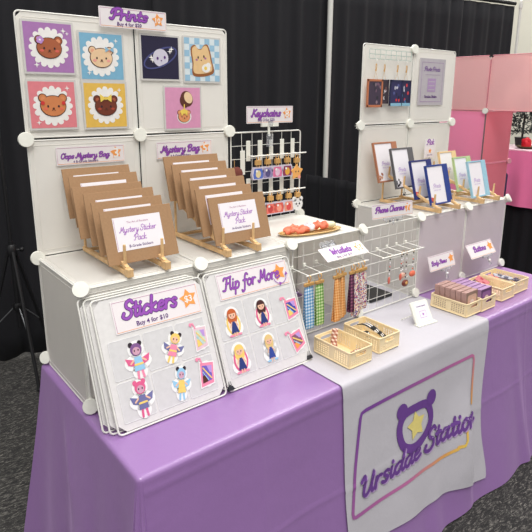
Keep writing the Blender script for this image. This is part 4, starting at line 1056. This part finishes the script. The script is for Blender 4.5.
def pcharm(lab, x, y, z, L, c, shape=0, beads=5):
    e = empty('phone_charm', lab, 'phone charm', 'beaded phone charms on the right hook rack', (x, y, z))
    m_ = mat('pcharm_'+str(c), c, .4)
    b = MB(); b.tube([(0, 0, 0), (.001, 0, -L)], .0007, WIRE, 5); b.tube([(0, .004*math.cos(t), .002+.006*math.sin(t)) for t in [k*PI/5 for k in range(10)]], .0008, GOLD, 5, closed=True); b.build('cord', e, True)
    for k in range(beads):
        b = MB(); b.ball((0, 0, -L*(k+.6)/(beads+.5)), .0032, (BLACKINK, PAPER, m_)[k % 3], seg=10); b.build('bead', e, True)
    b = MB()
    if shape == 0: b.ball((0, 0, -L-.012), .012, m_, sq=(.6, .35, 1.3))
    elif shape == 1: b.ball((0, 0, -L-.010), .017, m_, sq=(1.15, .5, .75))
    else: b.ball((0, 0, -L-.012), .018, m_, sq=(1.1, .5, .8)); b.ball((0, -.006, -L-.010), .009, GOLD, sq=(1, .5, .8))
    b.build('pendant', e, True)
pcharm('thin phone charm with small coral drop, leftmost of the charms', 1.185, -.090, 1.013, 0.085, (206, 110, 96), 0)
pcharm('phone charm with narrow coral drop beside the dark round one', 1.257, -.090, 1.013, 0.085, (212, 100, 80), 0)
pcharm('long phone charm ending in a dark red-brown round pendant', 1.290, -.090, 1.013, 0.118, (112, 48, 36), 2, 7)
pcharm('phone charm with pale peach pendant above the dark round one', 1.284, -.078, 1.013, 0.090, (222, 180, 160), 1)
pcharm('phone charm with coral disc pendant, rightmost of the charms', 1.334, -.090, 1.013, 0.088, (222, 112, 84), 1, 6)
e = empty('tablet', 'black tablet lying on the table behind the wire grid', 'tablet', None, (1.335, .165, TZ+.006), .0)
b = MB(); b.prism(rrect(.075, .105, .008), 0, .012, mat('black_tablet_case', (26, 27, 30), .35)); b.build('tablet_case', e, bevel=.002)
b = MB(); b.prism(rrect(.068, .098, .005), .012, .0128, mat('tablet_glass', (14, 15, 18), .08)); b.build('screen', e)

# ================================================================== BASKETS
def platev(b, M, w_, h_, nx, ny, mt, hole=.55, th=.0022, skip=None, bands=(.18, .85)):
    """plate in local xy with real through-holes in a band"""
    xs = [0]+[w_*(.06+.88*i/nx) for i in range(nx+1)]+[w_]; ys = [0]+[h_*(bands[0]+(bands[1]-bands[0])*j/ny) for j in range(ny+1)]+[h_]
    for i in range(len(xs)-1):
        for j in range(len(ys)-1):
            x0, x1, y0, y1 = xs[i], xs[i+1], ys[j], ys[j+1]
            inner = 0 < i < len(xs)-2 and 0 < j < len(ys)-2
            if skip and skip(i, j): inner = False
            if not inner:
                b.add([(x0, y0, 0), (x1, y0, 0), (x1, y1, 0), (x0, y1, 0), (x0, y0, th), (x1, y0, th), (x1, y1, th), (x0, y1, th)], [(3, 2, 1, 0), (4, 5, 6, 7)], mt, M); continue
            cx, cy = (x0+x1)/2, (y0+y1)/2; ax, ay = (x1-x0)/2*hole, (y1-y0)/2*hole
            O = [(x0, y0), (x1, y0), (x1, y1), (x0, y1)]; I = [(cx-ax, cy-ay), (cx+ax, cy-ay), (cx+ax, cy+ay), (cx-ax, cy+ay)]
            vs = [(x, y, z) for z in (0, th) for x, y in O+I]; fs = []
            for k in range(4):
                l = (k+1) % 4; fs += [(k, l, 4+l, 4+k)[::-1], (8+k, 8+l, 12+l, 12+k), (4+k, 4+l, 12+l, 12+k)]
            b.add(vs, fs, mt, M)
def basket(lab, x, y, rz=0, w_=.110, d_=.170, h_=.056):
    """x,y is the front left corner at the table"""
    e = empty('storage_basket', lab, 'basket', 'cream perforated plastic baskets on the table', (x, y, TZ+.0055 if x < 1.45 else TZ+.002), rz)
    b = MB(); b.prism([(.003, .003), (w_-.003, .003), (w_-.003, d_-.003), (.003, d_-.003)], 0, .0025, CREAM); b.build('floor_plate', e)
    for xx, nm in ((.001, 0), (w_-.003, 1)):
        b = MB(); platev(b, Matrix.Translation((xx, 0, 0)) @ Matrix.Rotation(PI/2, 4, 'Z') @ Matrix.Rotation(PI/2, 4, 'X'), d_, h_, 14, 5, CREAM, skip=lambda i, j: i in (7, 8)); b.build('long_side', e)
    for yy in (.003, d_):
        b = MB(); M = Matrix.Translation((0, yy, 0)) @ Matrix.Rotation(PI/2, 4, 'X')
        # end wall with a rounded slot handle
        platev(b, M, w_, h_*.56, 10, 3, CREAM, hole=.45)
        O0, O1 = (w_*.26, h_*.60), (w_*.74, h_*.86)
        for x0, y0, x1, y1 in ((0, h_*.56, w_*.26, h_), (w_*.74, h_*.56, w_, h_), (w_*.26, h_*.86, w_*.74, h_), (w_*.26, h_*.56, w_*.74, h_*.60)):
            b.prism([(x0, y0), (x1, y0), (x1, y1), (x0, y1)], 0, .0022, CREAM, M)
        b.tube([(x_+w_*.5, y_+h_*.73, .0024) for x_, y_ in rrect(w_*.24, h_*.13, h_*.12)], .0014, CREAM, 6, M, closed=True)
        b.build('end_wall', e)
    b = MB(); b.tube([(x_+w_/2, y_+d_/2, h_) for x_, y_ in rrect(w_/2, d_/2, .007)], .0026, CREAM, 8, closed=True)
    b.tube([(x_+w_/2, y_+d_/2, .0028) for x_, y_ in rrect(w_/2, d_/2, .007)], .0022, CREAM, 6, closed=True); b.build('rim', e, True)
    return e
basket('left cream basket of the pair below the wristlets', .752, -.292, .0)
basket('right cream basket of the pair, with black dotted straps in it', .914, -.279, .0)
basket('cream basket full of brown boxes on the runner edge', 1.440, -.288, .0)
basket('cream basket full of purple boxes beside the brown ones', 1.553, -.289, .0)
basket('cream basket right of the purple boxes, half empty with red packets', 1.735, -.279, .0)
basket('rightmost cream basket with clear packets of buttons', 1.858, -.268, .0, w_=.132)
def strap(lab, pts, m_, w_=.026, name='fabric_strap_item'):
    b = MB(); vs = []; fs = []; P = crom3(pts)
    for i, p in enumerate(P):
        t = (P[min(i+1, len(P)-1)]-P[max(i-1, 0)]); sd = t.cross(Vector((0, 0, 1))); sd = sd.normalized() if sd.length > 1e-5 else Vector((1, 0, 0))
        for s_ in (-1, 1): vs.append(p-P[0]+sd*s_*w_/2)
    for k in range(len(P)-1): fs.append((2*k, 2*k+1, 2*k+3, 2*k+2))
    b.add(vs, fs, m_); o = b.build('wristlet', smooth=True, solid=.003, loc=P[0]); return tag(o, lab, 'wristlet', 'loose wristlets lying in the baskets')
def crom3(pts, n=6):
    P = [Vector(p) for p in pts]; Q = [P[0]]+P+[P[-1]]; out = []
    for i in range(1, len(Q)-2):
        p0, p1, p2, p3 = Q[i-1:i+3]
        for k in range(n):
            t = k/n; out.append(.5*((2*p1)+(-p0+p2)*t+(2*p0-5*p1+4*p2-p3)*t*t+(-p0+3*p1-3*p2+p3)*t**3))
    return out+[P[-1]]
zb = TZ+.016
strap('brown gingham wristlet propped in the left basket below the wristlets', [(.800, -.175, zb+.002), (.812, -.16, zb+.030), (.826, -.150, zb+.054), (.834, -.142, zb+.060)], GBR, .022)
strap('brown gingham wristlet lying at the front of the left basket', [(.795, -.262, zb+.022), (.82, -.268, zb+.027), (.85, -.262, zb+.020)], GBR, .022)
strap('black dotted wristlet curled up at the left of its basket', [(.950, -.150, zb), (.952, -.165, zb+.022), (.945, -.19, zb+.030), (.950, -.21, zb+.012)], GBK, .026)
strap('black dotted wristlet lying across the middle of its basket', [(.985, -.125, zb+.03), (.980, -.16, zb+.044), (.985, -.20, zb+.035), (1.0, -.235, zb+.012)], GBK, .026)
def boxes(n, x, y0, dy, w_, h_, c, inner, lab0, grp, txt):
    m1 = mat('box_'+grp[:8], c, .5, var=.08); m2 = mat('boxfront_'+grp[:8], inner, .35, var=.12, scale=120)
    for k in range(n):
        e = empty('gift_box', lab0 % txt[k], 'box', grp, (x+random.uniform(-.001, .001), y0+dy*k, TZ+.006)); e.rotation_euler = (R(-4), 0, 0)
        b = MB(); b.box((w_/2, dy*.46, h_/2), (w_, dy*.90, h_), m1); b.build('carton', e, bevel=.001)
        a = Art(lambda u, v, l: (u, -.0004+dy*.01-l*LAY, v))
        a.rect(.002, .002, w_-.002, h_-.002, mat('boxedge_'+grp[:8], tuple(int(v*.68) for v in inner), .5), 0)
        q = [(u+w_/2, v+h_/2) for u, v in rrect(w_*.38, h_*.36, .010)]; a.poly(q, m2, 1)
        a.ell(w_/2, h_*.5, w_*.2, h_*.16, mat('boxmotif', (226, 206, 200), .4), 2, 14); a.build('printed_front', e, recalc=False)
ordb = ['frontmost', 'second from the front', 'third from the front', 'fourth from the front', 'fifth from the front', 'backmost']
boxes(6, 1.452, -.279, .0252, .086, .098, (178, 142, 134), (216, 176, 156), 'brown boxed item, %s in the left of the full baskets', 'brown boxed items in a row in the basket', ordb)
boxes(6, 1.566, -.278, .0252, .086, .086, (168, 132, 174), (140, 94, 152), 'purple boxed item, %s in the right of the full baskets', 'purple boxed items in a row in the basket', ordb)
def packet(lab, x, y, z, w_, d_, c, rz=0, tilt=(0, 0), cat='packet', dots=None):
    e = empty('packet', lab, cat, 'small packets lying in the right baskets', (x, y, z)); e.rotation_euler = (tilt[0], tilt[1], rz)
    b = MB(); b.prism(rrect(w_/2, d_/2, .004), -.002, .002, mat('packet_'+str(c), c, .3)); b.build('sleeve', e, bevel=.0008)
    b = MB()
    for q in range(2): b.lathe([(0, .002), (.009, .002), (.010, .003), (.008, .005), (0, .006)], mat('button_'+str(dots or c), dots or (230, 220, 220), .3), 16, Matrix.Translation(((q-.5)*w_*.4, (q-.5)*d_*.3, 0)))
    b.build('pin_button', e, True)
packet('rose red packet at the back of the half empty basket', 1.789, -.150, TZ+.052, .07, .06, (196, 104, 116), .3, (R(25), 0), dots=(180, 70, 84))
packet('clear pinkish packet on the bottom of the half empty basket', 1.789, -.215, TZ+.014, .075, .07, (222, 190, 180), -.2, dots=(220, 180, 190))
packet('coral pink packet at the left of the rightmost basket', 1.898, -.150, TZ+.048, .05, .06, (236, 160, 150), .5, (R(15), R(10)), dots=(240, 130, 120))
packet('grey slim packet in the middle of the rightmost basket', 1.928, -.175, TZ+.050, .03, .09, (120, 116, 130), .7, (R(10), R(-12)), dots=(80, 78, 96))
packet('dark plum packet at the front of the rightmost basket', 1.946, -.232, TZ+.046, .04, .03, (60, 46, 76), .1, (R(12), 0), dots=(50, 36, 70))
packet('pale lilac packet on the bottom of the rightmost basket', 1.916, -.225, TZ+.016, .07, .06, (206, 190, 214), .2, dots=(190, 160, 206))
packet('white packet at the right side of the rightmost basket', 1.951, -.18, TZ+.030, .03, .07, (226, 222, 226), -.1, (0, R(20)), dots=(226, 206, 216))
e = empty('ring', 'tiny dark purple ring behind the packets of the rightmost basket', 'ring', None, (1.80, -.098, TZ+.003)); b = MB(); b.lathe([(.012, 0), (.013, .008), (.008, .03), (.011, .042), (0, .05)], mat('plum_toy', (96, 60, 120), .4), 14); b.build('ring_stand', e, True)
e['label'] = 'tiny dark purple stand behind the half empty basket'; e['category'] = 'stand'; e.name = 'ring_stand_figure'

# small white payment stand with a purple heading
q0 = Vector((1.218, -.214, TZ+.0065)); e = empty('payment_stand', 'small white tilted stand with purple print near the cubes on the runner', 'sign stand', None, q0, -.12)
tM = Matrix.Rotation(-R(30), 4, 'X') @ Matrix.Rotation(PI/2, 4, 'X')
b = MB(); b.prism([(x+.047, y+.046) for x, y in rrect(.047, .046, .010)], -.010, 0, CONN, tM); b.build('stand_face', e, bevel=.003)
b = MB(); b.prism([(-.004, -.012), (.104, -.012), (.104, .014), (-.004, .014)], -.003, .002, CONN); b.tube([(.012, .035, .03), (-.012, .075, .0)], .0022, WIRE); b.tube([(.08, .035, .03), (.085, .075, .0)], .0022, WIRE); b.build('stand_foot', e, bevel=.002)
a = Art(lambda u, v, l: tuple(tM @ Vector((u, v, .0006+l*LAY)))); a.poly([(x+.050, y+.046) for x, y in rrect(.036, .038, .006)], PAPER, 0)
ftext(a, 'Ursidae Station', .05, .070, .05, DPURPLE, 1, bold=.02); a.rib([(.033, .024), (.033, .05), (.067, .05), (.067, .024), (.033, .024)], .002, mat('pale_purple_ink', (186, 140, 200), .6), 1); a.star(.05, .037, .008, mat('pale_purple_ink', (186, 140, 200), .6), 1)
a.build('printed_card', e, recalc=False)

# ================================================================== PHOTO HOLDERS ON THE RIGHT BACK PANEL
e = empty('wire_rail', 'pale green wire rail along the top of the right back panel', 'wire rail', None, (1.512, S-.016, 1.791))
b = MB()
for zz in (0, .020, .041): b.tube([(0, 0, zz), (.306, 0, zz)], .0013, GREYWIRE, 6)
for k in range(9): b.tube([(.306*k/8, .001, 0), (.306*k/8, .001, .041)], .0012, GREYWIRE, 6)
b.build('rail_wires', e, True)
def holder(lab, x, y, c, w_, h_, pic, grp='photo holders hanging on the right back panel'):
    e = empty('photo_holder', lab, 'photo holder', grp, (x, y, 1.790))
    b = MB(); b.tube([(0, .004, .004), (0, -.006, -.008), (0, 0, -.02)], .0012, WIRE, 6)
    b.tube([(.004*math.cos(t), -.001, -.034+.012*math.sin(t)) for t in [k*PI/6 for k in range(12)]], .0018, GOLD, 6, closed=True); b.box((0, 0, -.050), (.006, .004, .010), GOLD)
    b.tube([(-.014, 0, -.092), (0, 0, -.056), (.014, 0, -.092)], .0006, GOLD, 6); b.build('clasp', e, True)
    m_ = mat('holder_'+str(c), c, .45); RX = Matrix.Rotation(PI/2, 4, 'X'); z0 = -.092-h_
    b = MB(); hw = w_/2
    b.prism([(-hw, z0), (hw, z0), (hw, -.090), (-hw, -.090)], -.004, 0, m_, RX)
    for x0, y0, x1, y1 in ((-hw, z0, -hw+.010, -.09), (hw-.010, z0, hw, -.09), (-hw, -.1, hw, -.09), (-hw, z0, hw, z0+.01)): b.prism([(x0, y0), (x1, y0), (x1, y1), (x0, y1)], 0, .002, m_, RX)
    b.build('case', e, bevel=.0006)
    a = Art(lambda u, v, l: (u, -.0004-l*LAY, v)); a.rect(-hw+.010, z0+.01, hw-.010, -.1, mat('photo_base_'+str(pic[0]), pic[0], .3), 0)
    rnd = random.Random(int(x*1000))
    for q in range(9): a.ell(rnd.uniform(-hw+.018, hw-.018), rnd.uniform(z0+.02, -.11), rnd.uniform(.004, .008), rnd.uniform(.006, .010), mat('photo_'+str(pic[1+q % (len(pic)-1)]), pic[1+q % (len(pic)-1)], .3), 1+q % 3, 10)
    a.build('photo', e, recalc=False); return e
holder('photo holder with copper orange border, leftmost on the wire rail', 1.550, .345, (190, 116, 80), .108, .124, [(70, 58, 76), (120, 90, 110), (50, 50, 60), (140, 120, 130)])
holder('narrow black and white photo holder beside the copper one', 1.618, .352, (70, 60, 70), .076, .108, [(60, 52, 62), (206, 200, 206), (30, 28, 32), (120, 84, 80)])
holder('navy photo holder with light blue lower edge, third on the rail', 1.705, .345, (40, 44, 80), .094, .118, [(50, 48, 92), (90, 96, 150), (216, 60, 60), (206, 206, 220), (30, 30, 56)])
holder('navy photo holder, rightmost on the wire rail', 1.782, .352, (38, 40, 74), .088, .118, [(44, 42, 80), (200, 60, 70), (206, 206, 220), (70, 120, 170), (34, 30, 50)])
for o in [x for x in C.objects if x.name.startswith('photo_holder') and x.type == 'EMPTY' and 'navy' in x['label']]:
    b = MB(); b.box((0, -.0022, -.205), (.08, .003, .014), mat('light_blue_edge', (140, 190, 214), .4)); b.build('light_blue_strip', o)
# printed notice
e = empty('notice', 'grey framed notice with purple print on the right back panel', 'notice', None, (2.010, S-.008, 1.696))
b = MB(); b.prism([(-.109, -.115), (.109, -.115), (.109, .115), (-.109, .115)], -.002, 0, mat('notice_paper', (190, 184, 190), .5), Matrix.Rotation(PI/2, 4, 'X')); b.build('notice_sheet', e)
a = Art(lambda u, v, l: (u, -.0004-l*LAY, v)); MV = mat('notice_mauve', (160, 128, 172), .6)
a.rib([(-.09, -.098), (-.09, .096), (.09, .096), (.09, -.098), (-.09, -.098)], .003, MV, 1)
script(a, 'Photo Prints', -.07, .064, .054, mat('notice_purple', (122, 84, 150), .6), None, wt=.28, l=1)
a.rib([(-.06, .036), (.066, .036)], .0016, MV, 1)
# lilac pictogram block between heading and signature
MV2 = mat('notice_lilac', (178, 150, 190), .6)
a.rect(-.036, -.048, .034, .018, MV2, 1)
for k in range(3): a.rib([(-.026, -.038+k*.02), (.024, -.038+k*.02)], .004, mat('notice_paper', (190, 184, 190), .5), 2)
script(a, 'Ursidae Station', -.058, .05, -.078, DPURPLE, None, wt=.3, l=1); a.build('lettering', e, recalc=False)

# ================================================================== THE NEIGHBOURING PINK BOOTH
def glassy(name, c, seen=.25, tl=.5):
    m_ = sheet_mat(name, c, tl, .5); nt = m_.node_tree; out = nt.nodes['Material Output']; prev = out.inputs[0].links[0].from_socket
    rf = nt.nodes.new('ShaderNodeBsdfRefraction'); rf.inputs['Color'].default_value = lin(c)+(1,); rf.inputs['Roughness'].default_value = .35; rf.inputs['IOR'].default_value = 1.12
    mx = nt.nodes.new('ShaderNodeMixShader'); mx.inputs[0].default_value = seen; nt.links.new(prev, mx.inputs[1]); nt.links.new(rf.outputs[0], mx.inputs[2]); nt.links.new(mx.outputs[0], out.inputs[0]); return m_
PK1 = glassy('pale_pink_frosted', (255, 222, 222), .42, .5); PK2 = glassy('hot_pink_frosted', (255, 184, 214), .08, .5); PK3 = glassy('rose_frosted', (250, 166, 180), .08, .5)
PKW = mat('pink_wire', (232, 150, 160), .35)
NX = 3.12; NO = empty('storage_cubes', 'translucent pink modular panels of the neighbouring booth', 'shelf unit', None, (NX, .684, 0))
def nbp(y, z, mt, ax='y'):
    if ax == 'y': M = frame((0, y, z), -Y3, Z3)
    else: M = frame((y, 0, z), X3, Z3)
    return panel('pink_panel', NO, M, mt, PKW, .362, .362)
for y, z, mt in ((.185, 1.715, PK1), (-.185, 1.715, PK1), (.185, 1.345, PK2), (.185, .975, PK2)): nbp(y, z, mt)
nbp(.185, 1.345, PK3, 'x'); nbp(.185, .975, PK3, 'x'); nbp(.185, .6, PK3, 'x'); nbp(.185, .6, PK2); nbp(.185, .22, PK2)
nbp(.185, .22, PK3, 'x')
for p, n in (((-.012, 0, 1.53), (-1, -.3, 0)), ((-.012, -.37, 1.53), (-1, -.3, 0)), ((.37, -.010, 1.16), (-.3, -1, 0)), ((.37, -.010, 1.53), (-.3, -1, 0)), ((-.012, .37, 1.53), (-1, 0, 0))):
    connector(NO, p, n, .020, CONN if p[0] < .1 else mat('pink_connector', (226, 160, 170), .4))
b = MB(); b.box((-.004, 0, 1.892), (.006, .022, .012), BLACKMET); b.box((-.004, 0, 1.880), (.006, .006, .020), CONN); b.build('top_joint', NO)
for z0 in (1.16, .79, .42, .04):
    b = MB(); b.tube([(-.002, -.002, z0), (-.002, -.002, z0+.37)], .004, GREYMET, 8); b.build('corner_post', NO, True)

# table of the neighbour with pink cover over a black skirt
def drapebox(name, label, x0, y0, x1, y1, ztop, zbot, mt, amp=.008, fr=46, lip=.0):
    b = MB(); P = []
    def seg(ax, ay, bx, by, nxn, nyn):
        L = math.hypot(bx-ax, by-ay); n = int(L/.015)
        for i in range(n): P.append((ax+(bx-ax)*i/n, ay+(by-ay)*i/n, nxn, nyn))
    seg(x0, y0, x1, y0, 0, -1); seg(x1, y0, x1, y1, 1, 0); seg(x1, y1, x0, y1, 0, 1); seg(x0, y1, x0, y0, -1, 0)
    rows = 12; vs = []; fs = []; N = len(P)
    for j in range(rows+1):
        t = j/rows
        for k, (x, y, nx_, ny_) in enumerate(P):
            d = amp*t*math.sin((x+y)*fr+.7*math.sin((x-y)*9))+lip*t; vs.append((x+nx_*d, y+ny_*d, ztop+(zbot-ztop)*t))
    for j in range(rows):
        for k in range(N): l = (k+1) % N; fs.append((j*N+k, j*N+l, (j+1)*N+l, (j+1)*N+k))
    fs.append(list(range(N))); b.add(vs, fs, mt); return tag(b.build(name, smooth=True), label, 'table cover')
HOTC = cloth_mat('hot_pink_cloth', (244, 128, 176), .7, .2)
drapebox('table_skirt', 'black pleated skirt around the neighbouring table', 4.075, -.45, 4.75, 1.20, 1.175, .012, BLACKCLOTH, .012, 60, .02)
drapebox('tablecloth', 'bright pink cloth over the neighbouring table beyond the pink panels', 4.05, -.48, 4.78, 1.22, 1.182, .72, HOTC, .010, 30, .02)
b = MB(); b.box((4.41, .37, 1.190), (.70, 1.66, .012), mat('pale_table_mat', (236, 206, 214), .6)); tag(b.build('table_mat', bevel=.003), 'pale pinkish mat on top of the neighbouring table', 'mat')
# plate with a red flower
e = empty('cake_plate', 'small round plate under the red rose on the neighbouring table', 'plate', None, (4.20, .905, 1.197))
b = MB(); b.lathe([(0, 0), (.05, 0), (.085, .018), (.088, .022), (.05, .008), (0, .006)], mat('dark_olive_plate', (84, 74, 50), .4), 28); b.build('dish', e, True)
e = empty('red_rose', 'bright red rose ornament sitting on the dark plate', 'ornament', None, (4.20, .905, 1.206))
RD = mat('red_petals', (206, 26, 44), .5); b = MB(); b.lathe([(.0, 0), (.038, .004), (.042, .03), (.034, .06), (.022, .075), (0, .078)], RD, 20)
for k in range(9): an = k*2.4; b.ball((.026*math.cos(an), .026*math.sin(an), .02+.006*k), .017, RD, sq=(1, 1, 1.1), seg=10)
b.build('petals', e, True)
b = MB(); b.lathe([(.036, -.001), (.055, .004), (.034, .010)], mat('yellow_leaves', (190, 170, 80), .6), 14); b.build('leaves', e, True)
# dark ornamental tree in a pot, its round crown seen blurred through the pink panel
e = empty('ornamental_tree', 'dark ornamental tree with round top standing behind the pink panels', 'ornamental tree', None, (4.46, 1.08, 1.197))
DG = mat('dark_leaves', (34, 40, 38), .6, var=.3); b = MB(); b.lathe([(.0, 0), (.05, 0), (.062, .07), (.066, .075), (.05, .072), (0, .07)], BLACKMET, 20); b.build('pot', e, True)
b = MB(); b.tube([(0, 0, .06), (.008, 0, .25), (-.004, .06, .50), (0, .13, .60)], .010, mat('dark_bark', (52, 44, 40), .8), 8); b.build('trunk', e, True)
rnd = random.Random(3); b = MB()
for k in range(420):
    an = rnd.uniform(0, 2*PI); zz = rnd.uniform(.10, .44); rr = .095*(1-.35*(zz-.1)/.34)*rnd.random()**.5; sz = rnd.uniform(.016, .03)
    M = Matrix.Translation((rr*math.cos(an), rr*math.sin(an), zz)) @ Euler((rnd.uniform(-1, 1), rnd.uniform(-1, 1), an)).to_matrix().to_4x4()
    b.prism([(0, 0), (sz*.8, .35*sz), (sz*2, 0), (sz*.8, -.35*sz)], -.001, .001, DG, M)
b.build('lower_foliage', e)
b = MB(); b.ball((0, .15, .66), .095, mat('crown_leaves', (70, 76, 84), .7, var=.2), jit=.05, seg=22); b.build('crown', e, True)
# narrow navy roll of cloth standing between the pink unit and the table
e = empty('fabric_roll', 'narrow navy roll of cloth with a pale top standing beyond the pink panels', 'fabric roll', None, (3.86, .90, .0))
b = MB(); b.lathe([(.034, .002), (.036, .3), (.034, .8), (.035, 1.0), (.028, 1.012), (0, 1.014)], mat('navy_fabric', (46, 40, 74), .8, bump=.3), 18); b.build('rolled_cloth', e, True)
b = MB(); b.ball((0, 0, 1.035), .026, mat('pale_lilac_fur', (196, 190, 206), .8), sq=(.9, .9, .8)); b.build('roll_cap', e, True)
